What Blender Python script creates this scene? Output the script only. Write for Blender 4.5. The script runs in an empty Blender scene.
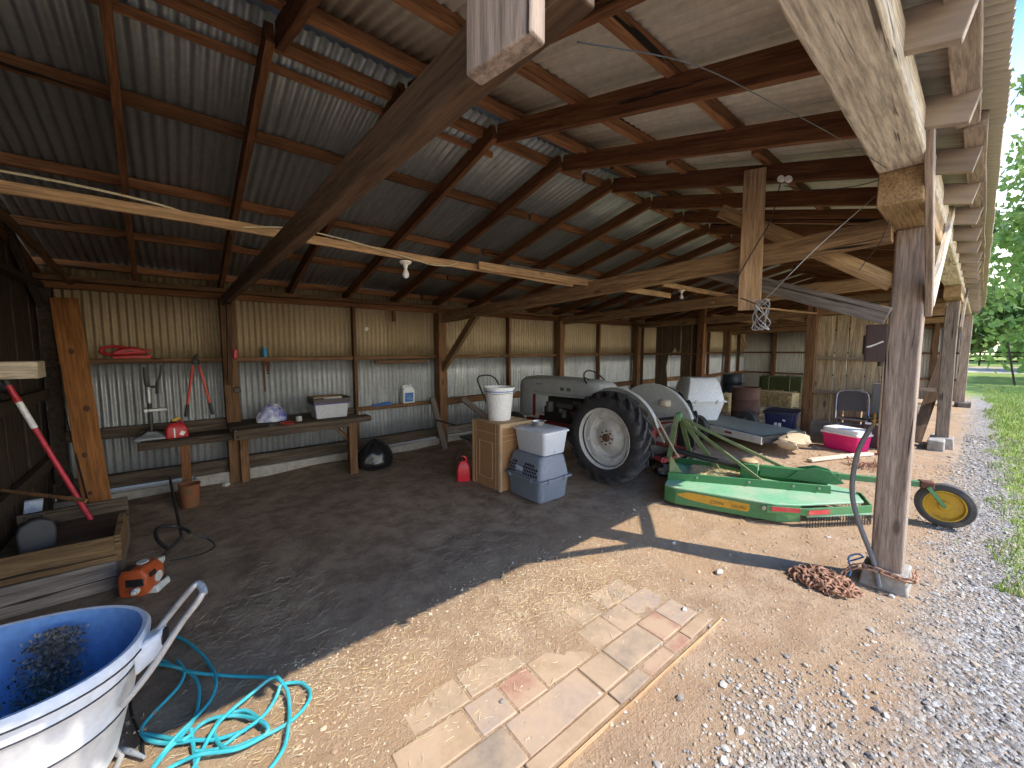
import bpy, math, random
from mathutils import Vector, Matrix, noise, Euler
random.seed(7)
S = bpy.context.scene
COL = S.collection
PI = math.pi
def V(*a): return Vector(a)
# ------------------------------------------------------------------ mesh builder
class MB:
    def __init__(s): s.v=[]; s.f=[]; s.m=[]; s.T=None; s.mi=0
    def _add(s, vs, fs):
        b=len(s.v)
        for p in vs:
            p=Vector(p)
            s.v.append(tuple(s.T@p if s.T is not None else p))
        for f in fs: s.f.append([i+b for i in f]); s.m.append(s.mi)
    def box(s, c, d, rot=None, top=(1,1)):
        x,y,z=d[0]/2,d[1]/2,d[2]/2
        vs=[V(-x,-y,-z),V(x,-y,-z),V(x,y,-z),V(-x,y,-z)]+[V(a*x*top[0],b*y*top[1],z) for a,b in((-1,-1),(1,-1),(1,1),(-1,1))]
        if rot is not None:
            R=rot if isinstance(rot,Matrix) else Euler(rot).to_matrix()
            vs=[R@p for p in vs]
        c=Vector(c)
        s._add([p+c for p in vs],[(3,2,1,0),(4,5,6,7),(0,1,5,4),(1,2,6,5),(2,3,7,6),(3,0,4,7)]); return s
    def loft(s, rings, close=True, caps=True):
        n=len(rings[0]); vs=[p for r in rings for p in r]; fs=[]
        for i in range(len(rings)-1):
            for j in range(n if close else n-1):
                k=(j+1)%n; fs.append((i*n+j,i*n+k,(i+1)*n+k,(i+1)*n+j))
        if caps and close:
            fs.append(tuple(range(n-1,-1,-1))); fs.append(tuple((len(rings)-1)*n+j for j in range(n)))
        s._add(vs,fs); return s
    def tube(s, pts, r, n=8, closed=False, caps=True):
        P=[Vector(p) for p in pts]; N=len(P)
        rs=r if isinstance(r,(list,tuple)) else [r]*N
        def tan(i):
            if closed: a,b=P[(i-1)%N],P[(i+1)%N]
            else: a,b=P[max(i-1,0)],P[min(i+1,N-1)]
            t=b-a
            return t.normalized() if t.length>1e-9 else V(0,0,1)
        t=tan(0); u=t.orthogonal().normalized(); rings=[]
        for i in range(N):
            t2=tan(i); q=t.rotation_difference(t2); u=(q@u); u=(u-t2*u.dot(t2)).normalized(); t=t2; w=t.cross(u)
            rings.append([P[i]+(u*math.cos(2*PI*k/n)+w*math.sin(2*PI*k/n))*rs[i] for k in range(n)])
        if closed: rings.append(rings[0]); s.loft(rings,True,False)
        else: s.loft(rings,True,caps)
        return s
    def cyl(s,p0,p1,r0,r1=None,n=16): return s.tube([p0,p1],[r0,r0 if r1 is None else r1],n)
    def lathe(s, prof, n=24, M=None, closed=False):
        rings=[]
        for r,z in prof:
            ring=[V(r*math.cos(2*PI*k/n),r*math.sin(2*PI*k/n),z) for k in range(n)]
            if M is not None: ring=[M@p for p in ring]
            rings.append(ring)
        if closed: rings.append(rings[0])
        s.loft(rings,True,False); return s
    def prism(s, out, z0, z1, M=None):
        a=[V(x,y,z0) for x,y in out]; b=[V(x,y,z1) for x,y in out]
        if M is not None: a=[M@p for p in a]; b=[M@p for p in b]
        s.loft([a,b]); return s
    def ball(s,c,r,nu=14,nv=8,M=None,jit=0):
        r=(r,r,r) if not isinstance(r,(tuple,list)) else r; rings=[]
        for i in range(nv+1):
            th=PI*(0.02+0.96*i/nv); ring=[]
            for k in range(nu):
                p=V(math.sin(th)*math.cos(2*PI*k/nu)*r[0],math.sin(th)*math.sin(2*PI*k/nu)*r[1],-math.cos(th)*r[2])
                if jit: p*=1+jit*noise.noise(p*(2.5/max(r))+Vector(c)*3)
                if M is not None: p=M@p
                ring.append(p+Vector(c))
            rings.append(ring)
        s.loft(rings); return s
    def build(s,name,mats,parent=None,bevel=0,ang=35,loc=None,rot=None,flat=False,seg=2):
        me=bpy.data.meshes.new(name); me.from_pydata(s.v,[],s.f)
        if not isinstance(mats,(list,tuple)): mats=[mats]
        for m in mats: me.materials.append(m)
        me.polygons.foreach_set('material_index',s.m)
        if not flat:
            me.polygons.foreach_set('use_smooth',[True]*len(s.f))
            me.set_sharp_from_angle(angle=math.radians(ang))
        me.update()
        o=bpy.data.objects.new(name,me); COL.objects.link(o)
        if parent is not None: o.parent=parent
        if loc is not None: o.location=loc
        if rot is not None: o.rotation_euler=rot
        if bevel:
            b=o.modifiers.new('bevel','BEVEL'); b.width=bevel; b.segments=seg; b.limit_method='ANGLE'; b.angle_limit=math.radians(40)
        return o
def sm(pts,n=6):
    P=[Vector(p) for p in pts]; out=[]
    for i in range(len(P)-1):
        a,b,c,d=P[max(i-1,0)],P[i],P[i+1],P[min(i+2,len(P)-1)]
        for k in range(n):
            t=k/n
            out.append(0.5*((2*b)+(c-a)*t+(2*a-5*b+4*c-d)*t*t+(3*b-a-3*c+d)*t**3))
    out.append(P[-1]); return out
def thing(name,label,cat,loc=(0,0,0),rz=0,group=None,rot=None):
    o=bpy.data.objects.new(name,None); COL.objects.link(o); o.empty_display_size=.1
    o.location=loc; o.rotation_euler=rot if rot else (0,0,rz); return tag(o,label,cat,group)
def tag(o,label,cat,group=None,kind=None):
    if label: o['label']=label
    if cat: o['category']=cat
    if group: o['group']=group
    if kind: o['kind']=kind
    return o
def struct(o,label=None,cat=None,group=None):
    o['kind']='structure'; return tag(o,label,cat,group)
def dup(root,loc=None,rz=None,label=None,group=None,rot=None):
    r=root.copy(); COL.objects.link(r)
    if loc is not None: r.location=loc
    if rz is not None: r.rotation_euler=(0,0,rz)
    if rot is not None: r.rotation_euler=rot
    if label: r['label']=label
    if group: r['group']=group
    for ch in list(root.children):
        c=ch.copy(); COL.objects.link(c); c.parent=r
        for g in list(ch.children):
            d=g.copy(); COL.objects.link(d); d.parent=c
    return r
def frame(p0,p1,up=(0,0,1)):
    x=(Vector(p1)-Vector(p0)).normalized(); z=Vector(up); y=z.cross(x)
    if y.length<1e-4: y=V(0,1,0).cross(x) if abs(x.y)<.9 else V(1,0,0).cross(x)
    y.normalize(); z=x.cross(y)
    return Matrix((x,y,z)).transposed()
def lumber(name,p0,p1,w,h,mat,up=(0,0,1),warp=.006,bevel=.004,parent=None,cut0=0,cut1=0):
    # local X runs along the length: grain follows it
    R=frame(p0,p1,up); L=(Vector(p1)-Vector(p0)).length; n=max(2,int(L/.35)); sd=random.random()*50
    mb=MB(); rings=[]
    for i in range(n+1):
        x=L*i/n; dy=warp*noise.noise(V(x*1.1,sd,0)); dz=warp*noise.noise(V(x*1.1,sd,7))
        k=1+.05*noise.noise(V(x*2.3,sd,3))*(1 if warp else 0)
        ring=[]
        for a,b in((-1,-1),(1,-1),(1,1),(-1,1)):
            xx=x+(cut0*b*h/2 if i==0 else 0)+(cut1*b*h/2 if i==n else 0)
            ring.append(V(xx,a*w/2*k+dy,b*h/2*k+dz))
        rings.append(ring)
    mb.loft(rings)
    o=mb.build(name,mat,parent,bevel=bevel)
    o.location=p0; o.rotation_euler=R.to_euler(); return o
# ------------------------------------------------------------------ materials
class NT:
    def __init__(s,name):
        s.m=bpy.data.materials.new(name); s.m.use_nodes=True; s.t=s.m.node_tree; s.t.nodes.clear()
        s.out=s.n('ShaderNodeOutputMaterial'); s.b=s.n('ShaderNodeBsdfPrincipled'); s.l(s.b.outputs[0],s.out.inputs[0])
        s.tc=s.n('ShaderNodeTexCoord')
    def n(s,t,**k):
        x=s.t.nodes.new(t)
        for a,b in k.items(): setattr(x,a,b)
        return x
    def l(s,a,b): s.t.links.new(a,b)
    def coord(s,scale=(1,1,1),rnd=True,kind='Object',rot=(0,0,0)):
        mp=s.n('ShaderNodeMapping'); mp.inputs['Scale'].default_value=scale; mp.inputs['Rotation'].default_value=rot
        src=s.tc.outputs[kind]
        if rnd:
            oi=s.n('ShaderNodeObjectInfo'); a=s.n('ShaderNodeVectorMath',operation='MULTIPLY_ADD')
            cb=s.n('ShaderNodeCombineXYZ')
            for i in range(3): s.l(oi.outputs['Random'],cb.inputs[i])
            s.l(cb.outputs[0],a.inputs[0]); a.inputs[1].default_value=(37,91,53); s.l(src,a.inputs[2]); src=a.outputs[0]
        s.l(src,mp.inputs[0]); return mp.outputs[0]
    def noise(s,co,scale=5,detail=6,rough=.6,dist=0):
        x=s.n('ShaderNodeTexNoise'); x.inputs['Scale'].default_value=scale; x.inputs['Detail'].default_value=detail
        x.inputs['Roughness'].default_value=rough; x.inputs['Distortion'].default_value=dist
        if co is not None: s.l(co,x.inputs['Vector'])
        return x.outputs['Fac']
    def ramp(s,fac,stops):
        r=s.n('ShaderNodeValToRGB'); e=r.color_ramp.elements
        while len(e)<len(stops): e.new(.5)
        for i,(p,c) in enumerate(stops): e[i].position=p; e[i].color=(*c,1) if len(c)==3 else c
        s.l(fac,r.inputs[0]); return r.outputs[0]
    def mix(s,fac,a,b,mode='MIX'):
        x=s.n('ShaderNodeMix',data_type='RGBA',blend_type=mode)
        if isinstance(fac,(int,float)): x.inputs[0].default_value=fac
        else: s.l(fac,x.inputs[0])
        for i,c in((6,a),(7,b)):
            if isinstance(c,tuple): x.inputs[i].default_value=(*c,1)
            else: s.l(c,x.inputs[i])
        return x.outputs[2]
    def math(s,op,a,b=0):
        x=s.n('ShaderNodeMath',operation=op)
        for i,c in((0,a),(1,b)):
            if isinstance(c,(int,float)): x.inputs[i].default_value=c
            else: s.l(c,x.inputs[i])
        return x.outputs[0]
    def bump(s,h,st=.3,d=.01):
        x=s.n('ShaderNodeBump'); x.inputs['Strength'].default_value=st; x.inputs['Distance'].default_value=d
        s.l(h,x.inputs['Height']); s.l(x.outputs[0],s.b.inputs['Normal'])
    def set(s,**k):
        for a,v in k.items():
            i=s.b.inputs[a.replace('_',' ')]
            if isinstance(v,(int,float,tuple)): i.default_value=(*v,1) if isinstance(v,tuple) and len(v)==3 else v
            else: s.l(v,i)
        return s
def c255(r,g,b):
    f=lambda u:(u/255/12.92) if u/255<=.04045 else ((u/255+.055)/1.055)**2.4
    return (f(r),f(g),f(b))
def wood(name,c1,c2,crack=(.02,.015,.01),axis=0,tone=.25,cr=.42,rough=.8,bump=.5,sc=1.0,knot=True,weather=None):
    t=NT(name); s=[9*sc,9*sc,9*sc]; s[axis]=.55*sc
    co=t.coord(tuple(s)); g=t.noise(co,2.2,8,.65,.4); f=t.noise(co,9,4,.7)
    col=t.ramp(g,[(.3,c1),(.68,c2)])
    fine=t.ramp(f,[(.36,(.42,.42,.42)),(.6,(1.12,1.12,1.12))]); col=t.mix(.75,col,fine,'MULTIPLY')
    s2=[16*sc,16*sc,16*sc]; s2[axis]=.6*sc
    k=t.noise(t.coord(tuple(s2)),1.6,3,.5,.8); kk=t.ramp(k,[(cr-.11,(1,1,1)),(cr-.06,(0,0,0))]); col=t.mix(kk,col,crack)
    if knot:
        s3=[5*sc,5*sc,5*sc]; s3[axis]=1.8*sc
        vo=t.n('ShaderNodeTexVoronoi'); t.l(t.coord(tuple(s3)),vo.inputs['Vector']); vo.inputs['Scale'].default_value=1
        kn=t.ramp(vo.outputs['Distance'],[(.07,(1,1,1)),(.13,(0,0,0))]); col=t.mix(t.math('MULTIPLY',kn,.75),col,tuple(x*.35 for x in c1))
    if weather:
        sx=t.n('ShaderNodeSeparateXYZ'); t.l(t.tc.outputs['Object'],sx.inputs[0]); mr=t.n('ShaderNodeMapRange'); t.l(sx.outputs[0],mr.inputs[0])
        mr.inputs[1].default_value=weather[1]; mr.inputs[2].default_value=weather[2]; mr.inputs[3].default_value=1; mr.inputs[4].default_value=0
        col=t.mix(mr.outputs[0],col,t.ramp(g,[(.3,tuple(x*.6 for x in weather[0])),(.7,weather[0])]))
    oi=t.n('ShaderNodeObjectInfo'); tn=t.math('MULTIPLY_ADD',oi.outputs['Random'],tone*2); tn.node.inputs[2].default_value=1-tone
    hs=t.n('ShaderNodeHueSaturation'); t.l(col,hs.inputs['Color']); t.l(tn,hs.inputs['Value'])
    t.set(Base_Color=hs.outputs[0],Roughness=rough); t.b.inputs['Specular IOR Level'].default_value=.25
    t.bump(t.math('ADD',t.math('MULTIPLY',f,.5),t.math('MULTIPLY',kk,-1.2)),bump,.006); return t.m
def paint(name,c,rough=.5,metal=0,dirt=(.12,.09,.06),da=.25,scale=6,bump=.05,spec=.5,var=.12,edge=.5,coat=0):
    t=NT(name); co=t.coord((1,1,1)); a=t.noise(co,scale,8,.65); b=t.noise(co,scale*7,4,.6)
    col=t.ramp(b,[(.3,tuple(x*(1-var) for x in c)),(.7,tuple(min(1,x*(1+var)) for x in c))])
    if da: col=t.mix(t.math('MULTIPLY',t.ramp(a,[(edge,(0,0,0)),(edge+.22,(1,1,1))]),da),col,dirt)
    t.set(Base_Color=col,Roughness=t.ramp(a,[(.3,(rough,)*3),(.8,(min(1,rough+.2),)*3)]),Metallic=metal)
    t.b.inputs['Specular IOR Level'].default_value=spec
    if coat: t.b.inputs['Coat Weight'].default_value=coat
    if bump: t.bump(b,bump,.004)
    return t.m
def corrmat(name,base,base2,streak,metal=.55,rough=.42,ax=0,along=2,sa=.55,rust=0.0,eave=None):
    t=NT(name); s=[1,1,1]; s[ax]=9; s[along]=.7
    st=t.noise(t.coord(tuple(s),False),2.2,6,.6,.2); sp=t.noise(t.coord((1,1,1),False),22,3,.6); bl=t.noise(t.coord((1,1,1),False),1.1,5,.65)
    sx=t.n('ShaderNodeSeparateXYZ'); t.l(t.tc.outputs['Object'],sx.inputs[0])
    fl=t.math('FLOOR',t.math('DIVIDE',sx.outputs[ax],.66)); wn=t.n('ShaderNodeTexWhiteNoise',noise_dimensions='1D'); t.l(fl,wn.inputs['W'])
    col=t.mix(wn.outputs['Value'],base,base2)
    col=t.mix(t.math('MULTIPLY',t.ramp(st,[(.42,(0,0,0)),(.7,(1,1,1))]),sa),col,streak)
    col=t.mix(.35,col,t.ramp(sp,[(.3,(.6,.6,.6)),(.7,(1.15,1.15,1.15))]),'MULTIPLY')
    if rust: col=t.mix(t.math('MULTIPLY',t.ramp(bl,[(.55,(0,0,0)),(.72,(1,1,1))]),rust),col,(.16,.07,.03))
    if eave:
        mr=t.n('ShaderNodeMapRange'); t.l(sx.outputs[1],mr.inputs[0]); mr.inputs[1].default_value=.15; mr.inputs[2].default_value=.5; mr.inputs[3].default_value=.8; mr.inputs[4].default_value=0; col=t.mix(mr.outputs[0],col,eave)
    t.set(Base_Color=col,Metallic=t.ramp(st,[(.4,(metal,)*3),(.75,(metal*.4,)*3)]),Roughness=t.ramp(bl,[(.3,(rough,)*3),(.7,(rough+.22,)*3)]))
    t.bump(sp,.06,.003); return t.m
RAFTF=wood('front_rafter_weathered_tail',(.105,.040,.018),(.27,.115,.050),tone=.22,weather=((.40,.31,.23),.24,.42))
RAFT=wood('old_red_brown_rafter',(.105,.042,.017),(.26,.115,.048),tone=.25)
PURL=wood('purlin_orange_brown',(.15,.062,.026),(.36,.165,.072),tone=.3)
TIE=wood('dark_tie_timber',(.062,.036,.021),(.15,.088,.05))
STUD=wood('wall_timber_brown',(.11,.055,.026),(.26,.14,.07))
TIEP=wood('pale_tie_timber',(.20,.115,.055),(.40,.25,.13))
PALE=wood('fresh_pale_board',(.38,.22,.11),(.58,.38,.21),cr=.30,tone=.15)
WEA=wood('weathered_grey_timber',(.24,.17,.125),(.46,.355,.275),crack=(.07,.05,.038),cr=.385,bump=1)
HEAD=wood('sunbleached_header',(.52,.42,.31),(.80,.69,.54),crack=(.13,.095,.07),cr=.41,bump=1,knot=True)
CORB=wood('cut_corbel_timber',(.36,.215,.10),(.60,.40,.20),cr=.34)
PLANKW=wood('partition_plank',(.24,.17,.105),(.58,.45,.29),axis=2,tone=0,cr=.38,sc=.8)
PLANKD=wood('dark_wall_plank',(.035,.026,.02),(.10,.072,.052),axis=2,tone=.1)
PLANKM=wood('brown_partition_plank',(.07,.048,.032),(.17,.115,.072),axis=2,tone=.1)
ORNG=wood('stained_orange_plank',(.235,.092,.028),(.37,.155,.048),cr=.2,tone=0,sc=.6,knot=True)
BENCH=wood('oily_bench_wood',(.05,.036,.026),(.15,.11,.078),cr=.4)
CRATEW=wood('crate_yellow_wood',(.13,.078,.034),(.29,.18,.085),tone=.1)
GREYW=wood('grey_board',(.13,.105,.085),(.30,.25,.21))
ROOFB=corrmat('roof_metal_back',(.29,.295,.28),(.38,.385,.365),(.13,.12,.105),metal=.55,ax=0,along=1,rough=.38)
ROOFF=corrmat('roof_metal_front_bounce_lit',(.62,.565,.475),(.71,.65,.55),(.40,.33,.25),metal=.35,ax=0,along=1,rust=.15,eave=(.34,.26,.175))  # front sheets painted paler than back ones for light bounced off the ground
WALLU=corrmat('wall_metal_upper_tan',(.37,.28,.165),(.45,.35,.22),(.25,.175,.10),metal=.35,rough=.42,sa=.4)
WALLL=corrmat('wall_metal_lower',(.35,.37,.39),(.46,.48,.495),(.20,.175,.15),metal=.6,rough=.36,sa=.6)
WALLE=corrmat('end_wall_metal',(.50,.48,.44),(.62,.60,.54),(.30,.24,.17),metal=.3,ax=1,along=2,sa=.5)
EAVEM=None
CONC=paint('old_concrete',(.36,.33,.29),.9,dirt=(.14,.11,.08),da=.6,scale=3,bump=.6,var=.2)
STEEL=paint('dull_steel',(.42,.42,.42),.4,.8,da=.35)
DSTEEL=paint('dark_steel',(.06,.058,.055),.5,.6,da=.3,dirt=(.12,.06,.03))
RUST=paint('rusty_iron',(.14,.062,.036),.85,.2,dirt=(.07,.04,.03),da=.6,bump=.4,var=.3)
RUSTP=paint('rusty_chain',(.40,.22,.14),.85,.2,dirt=(.13,.07,.045),da=.6,bump=.4,var=.3)
BLACK=paint('black_plastic',(.015,.015,.016),.45,da=.2,dirt=(.08,.07,.06))
RUB=paint('tyre_rubber',(.028,.028,.031),.62,da=.45,dirt=(.13,.105,.08),scale=9,bump=.1)
WHITE=paint('white_plastic',(.82,.82,.82),.4,da=.12,dirt=(.45,.40,.33))
CABLE=paint('cream_cable',(.62,.55,.38),.5,da=.1)
GREY=paint('grey_plastic',(.28,.30,.33),.5,da=.2)
REDP=paint('red_plastic',(.50,.025,.03),.4,da=.15,dirt=(.15,.05,.04))
# ================================================================== THE BUILDING
X0,X1=-1.05,17.9; RY,RZ=2.55,3.29
def under(y): return RZ-.245*(y-RY) if y>RY else RZ-.24*(RY-y)
RH=.125; PH=.075
def corr(name,o,u,v,lu,lv,mat,amp=.0108,pitch=.068,rows=4,wob=.004,cut=None):
    o,u,v=Vector(o),Vector(u).normalized(),Vector(v).normalized(); n=u.cross(v)
    nu=int(lu/pitch*6); vs=[]; fs=[]
    for j in range(rows+1):
        for i in range(nu+1):
            a=lu*i/nu; b=lv*j/rows
            sh=int(a/.66); d=amp*math.sin(2*PI*a/pitch)+wob*noise.noise(V(a*.9,b*.8,lu))+.0025*((sh%2)*2-1)
            if j==0: b+=.012*noise.noise(V(sh*3.1,1,lu))
            if j==rows: b+=.014*noise.noise(V(sh*3.1,5,lu))
            vs.append(o+u*a+v*b+n*d)
    for j in range(rows):
        for i in range(nu):
            k=j*(nu+1)+i
            if cut and cut(lu*(i+.5)/nu,lv*(j+.5)/rows): continue
            fs.append((k,k+1,k+nu+2,k+nu+1))
    mb=MB(); mb.v=[tuple(p) for p in vs]; mb.f=fs; mb.m=[0]*len(fs)
    ob=mb.build(name,mat,ang=80)
    so=ob.modifiers.new('thick','SOLIDIFY'); so.thickness=.0012; so.offset=0
    return ob
zt=RH+PH+.012
# roof skins: front slope (from ridge down to the eave) and back slope
def slope_sheet(name,ya,yb,mat,xa=X0-.1,xb=X1+.12):
    za,zb=under(ya)+zt,under(yb)+zt; d=V(0,yb-ya,zb-za)
    return struct(corr(name,(xa,ya,za),(1,0,0),d,xb-xa,d.length,mat))
slope_sheet('roof_metal',RY+.05,6.5,ROOFB)
slope_sheet('roof_metal',RY-.05,.0,ROOFF)
cap=MB(); cap.loft([[V(x,RY-.2,RZ+zt-.03),V(x,RY,RZ+zt+.03),V(x,RY+.2,RZ+zt-.03)] for x in (X0-.1,X1+.12)],False,False)
o=cap.build('ridge_cap',ROOFB); o.modifiers.new('t','SOLIDIFY').thickness=.002; struct(o)
# rafters
RX=[.48+.757*i for i in range(-2,23)]; RX=[x for x in RX]+[X1-.08]
for i,x in enumerate(RX):
    yb=6.32; dz=RH/2
    sk=.13 if i==1 else 0
    struct(lumber('roof_rafter',(x-sk*.2,yb,under(yb)+dz),(x+sk,RY+.015,under(RY)+dz+.012),.045,RH,RAFT))
    x2=x+.047+sk
    struct(lumber('roof_rafter',(x2,.075+.02*random.random(),under(.08)+dz),(x2,RY+.02,under(RY)+dz+.01),.045,RH+.01,RAFTF))
for y in (2.72,3.5,4.45,5.35,6.2, 2.38,1.78,1.13,.52,.1):
    z=under(y)+RH+PH/2
    for a,b in ((-1.1,3.2),(3.25,7.8),(7.8,12.4),(12.4,17.95)):
        struct(lumber('roof_purlin',(a,y+.02*random.uniform(-1,1),z),(b,y+.02*random.uniform(-1,1),z),.085 if y in(.1,) else .05,PH,WEA if y<.2 else PURL,warp=.01))
# extra split boards lying beside the ridge purlins
for a,b,y in ((-.3,2.2,2.86),(.5,4.0,2.30)):
    struct(lumber('ridge_board',(a,y,under(y)+RH+.02),(b,y,under(y)+RH+.02),.02,.05,PURL))
# back wall: two courses of sheet, plate, girts, posts and studs
struct(corr('wall_back',(X0-.09,6.3,.16),(1,0,0),(0,0,1),X1-X0+.1,1.44,WALLL,amp=.013))
struct(corr('wall_back_upper',(X0-.09,6.285,1.54),(1,0,0),(0,0,1),X1-X0+.1,1.04,WALLU,amp=.013))
BP=[.52,3.55,6.6,9.69,12.75,15.8]; BS=[2.09,5.15,8.08,11.2,14.3,17.0]
for x in BP: struct(lumber('wall_post',(x,6.12,-.05),(x,6.12,2.30),.15,.16,STUD,up=(0,1,0)))
for x in BS: struct(lumber('wall_stud',(x,6.19,.1),(x,6.19,2.32),.05,.10,STUD,up=(0,1,0)))
struct(lumber('wall_post',(-.98,6.19,0),(-.98,6.19,2.3),.1,.1,PLANKD,up=(0,1,0)))
for a,b in ((X0,3.5),(3.5,9.7),(9.7,X1)):
    struct(lumber('wall_plate',(a,6.13,2.40),(b,6.13,2.40),.12,.055,STUD)); struct(lumber('wall_plate',(a,6.19,2.335),(b,6.19,2.335),.06,.07,RAFT))
    struct(lumber('sill_timber',(a,6.2,.2),(b,6.2,.2),.10,.15,BENCH if a<0 else GREYW,warp=.012))
xs=sorted(BP+BS+[-.98,17.85])
for a,b in zip(xs,xs[1:]):
    struct(lumber('wall_girt',(a+.03,6.21,1.545),(b-.03,6.21,1.545),.09,.055,STUD,warp=.008))
    h=.12 if a>3.4 or a<0.2 else .06
    struct(lumber('wall_girt',(a+.03,6.215,.735+.02*random.uniform(-1,1)),(b-.03,6.215,.745),.075,h,BENCH if a<2 else STUD,warp=.008))
cw=MB()
for a,b,h in ((X0,.1,.09),(.1,2.0,.13),(2.0,6,.10),(6,X1,.1)): cw.box(((a+b)/2,6.2,h/2-.04),(b-a,.26,h+.08))
struct(cw.build('concrete_curb',CONC,bevel=.015))
g=tag(lumber('hanging_block',(2.72,6.15,2.3),(2.72,6.15,2.12),.05,.04,PURL),'short block of wood hanging under the wall plate left of the second big post','block'); 
tag(lumber('short_board',(2.38,6.14,1.475),(3.3,6.14,1.475),.05,.05,STUD),'short brown board nailed beneath the wall rail above the white jug','board')
# tie beams with knee braces
def tie(x,za,zb,w,h,m,ya=6.12,yb=.42): return struct(lumber('tie_beam',(x,ya,za+h/2),(x,yb,zb+h/2),w,h,m,warp=.008))
tie(.497,2.215,2.20,.055,.115,TIE,6.1); tie(3.58,2.13,2.37,.10,.15,TIEP); tie(6.66,2.22,2.44,.10,.16,TIEP); tie(9.75,2.25,2.36,.10,.15,TIEP)
tie(12.8,2.2,2.42,.1,.15,TIEP); tie(15.85,2.2,2.4,.1,.15,TIEP)
struct(lumber('knee_brace',(.50,6.02,1.25),(.50,5.62,2.2),.05,.09,TIE))
for x in (3.56,): struct(lumber('knee_brace',(x,6.06,1.33),(x,5.05,2.2),.06,.12,STUD if x>4 else TIEP))
# left end wall of dark planks with rails
pw=MB(); y=.35; k=0
while y<6.28:
    w=random.uniform(.19,.30); w=min(w,6.29-y); top=under(y+w/2)+.1 if y>.4 else 2.7
    pw.box((-1.07-.012*(k%2)*random.random(),y+w/2,top/2),(.028,w-.008,top)); y+=w; k+=1
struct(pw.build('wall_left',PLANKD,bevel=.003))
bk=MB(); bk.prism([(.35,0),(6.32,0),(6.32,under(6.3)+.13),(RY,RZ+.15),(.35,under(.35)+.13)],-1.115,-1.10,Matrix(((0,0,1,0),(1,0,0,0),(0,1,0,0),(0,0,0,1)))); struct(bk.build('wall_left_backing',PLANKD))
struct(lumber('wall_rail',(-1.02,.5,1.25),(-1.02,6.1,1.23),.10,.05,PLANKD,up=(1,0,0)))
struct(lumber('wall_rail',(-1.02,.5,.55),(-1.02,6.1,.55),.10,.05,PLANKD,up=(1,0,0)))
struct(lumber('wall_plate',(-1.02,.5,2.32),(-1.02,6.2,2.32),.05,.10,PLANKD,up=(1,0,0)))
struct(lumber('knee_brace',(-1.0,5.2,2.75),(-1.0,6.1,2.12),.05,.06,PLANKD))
struct(lumber('knee_brace',(-.96,4.6,2.75),(-.78,6.2,2.36),.04,.05,STUD))
# far end wall
struct(corr('wall_right',(X1,6.3,.1),(0,-1,0),(0,0,1),6.0,2.35,WALLE,rows=3))
gb=MB(); gb.box((X1+.03,3.3,2.85),(.02,6.1,1.2)); 
gm=MB(); gm.prism([(.3,2.35),(6.3,2.35),(6.3,under(6.3)+.15),(RY,RZ+.18),(.3,under(.3)+.15)],X1-.01,X1+.03,Matrix(((0,0,1,0),(1,0,0,0),(0,1,0,0),(0,0,0,1))))
struct(gm.build('wall_right_gable',PLANKM))
for y in (5.2,3.75,2.2,.9): struct(lumber('wall_stud',(X1-.1,y,0),(X1-.1,y,2.5),.12,.10,STUD,up=(1,0,0)))
for z in (.75,1.55,2.35): struct(lumber('wall_girt',(X1-.06,6.2,z),(X1-.06,.4,z),.08,.06,STUD))
struct(lumber('knee_brace',(17.6,6.1,1.7),(16.9,6.1,2.3),.06,.1,PALE))
# partition at the third bent: brown planks in the rear third (one broken), pale planks in the front third
def planks(name,x,ya,yb,z0,z1,mat,wid,gap,broken=None,flip=1):
    mb=MB(); y=ya; k=0; M=Matrix(((0,0,1,0),(1,0,0,0),(0,1,0,0),(0,0,0,1)))
    while y<yb-.05:
        w=min(random.uniform(*wid),yb-y)
        x_=x+random.uniform(-.006,.006); zt_=z1+random.uniform(-.03,.03)
        out=[(y,z0),(y+w-gap,z0),(y+w-gap+random.uniform(-.006,.006),zt_),(y+random.uniform(-.006,.006),zt_)]
        if broken is not None and k==broken:
            w=.26
            out=[(y,1.55),(y+.05,1.66),(y+.07,1.5),(y+.12,1.72),(y+.2,1.62),(y+.26,1.46),(y+.26,z1),(y+.2,z1),(y,z1)]
        if broken is not None and k==broken+1:
            out=[(y+.02,z0),(y+w-gap,z0),(y+w-gap,zt_),(y,zt_),(y-.005,1.62),(y+.06,1.5),(y+.1,1.2),(y+.07,.9)]
        mb.prism(out,x_-.012,x_+.012,M); y+=w; k+=1
    return struct(mb.build(name,mat,bevel=.002))
planks('partition_wall',9.80,4.45,5.62,.1,2.3,PLANKM,(.21,.28),.014,2)
planks('partition_wall',9.80,5.98,6.16,.1,2.3,PLANKM,(.18,.2),.01)
planks('partition_wall',9.82,.88,2.15,.25,2.62,PLANKW,(.2,.34),.022)
struct(lumber('partition_post',(9.72,4.38,-.05),(9.72,4.38,2.95),.15,.15,RAFT,up=(0,1,0)))
struct(lumber('partition_post',(9.72,2.2,-.05),(9.72,2.2,2.55),.16,.16,STUD,up=(0,1,0)))
for z,ya,yb in ((1.55,4.4,6.1),(2.32,4.3,6.1),(1.5,.85,2.15),(.83,.85,2.15),(2.42,.4,2.15)):
    struct(lumber('partition_rail',(9.75,ya,z),(9.75,yb,z),.08,.05,STUD if ya>3 else WEA))
struct(lumber('partition_lintel',(9.75,2.1,2.6),(9.75,.4,2.6),.1,.14,TIEP))
cc=MB(); cc.box((9.78,1.5,.1),(.16,1.4,.32)); cc.box((9.95,.38,.06),(.9,.2,.22)); struct(cc.build('partition_footing',CONC,bevel=.02))
for y in (2.6,3.1,3.7,4.2): struct(lumber('ceiling_joist',(9.85,y,2.46),(13,y,2.44),.05,.1,TIEP))
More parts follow.
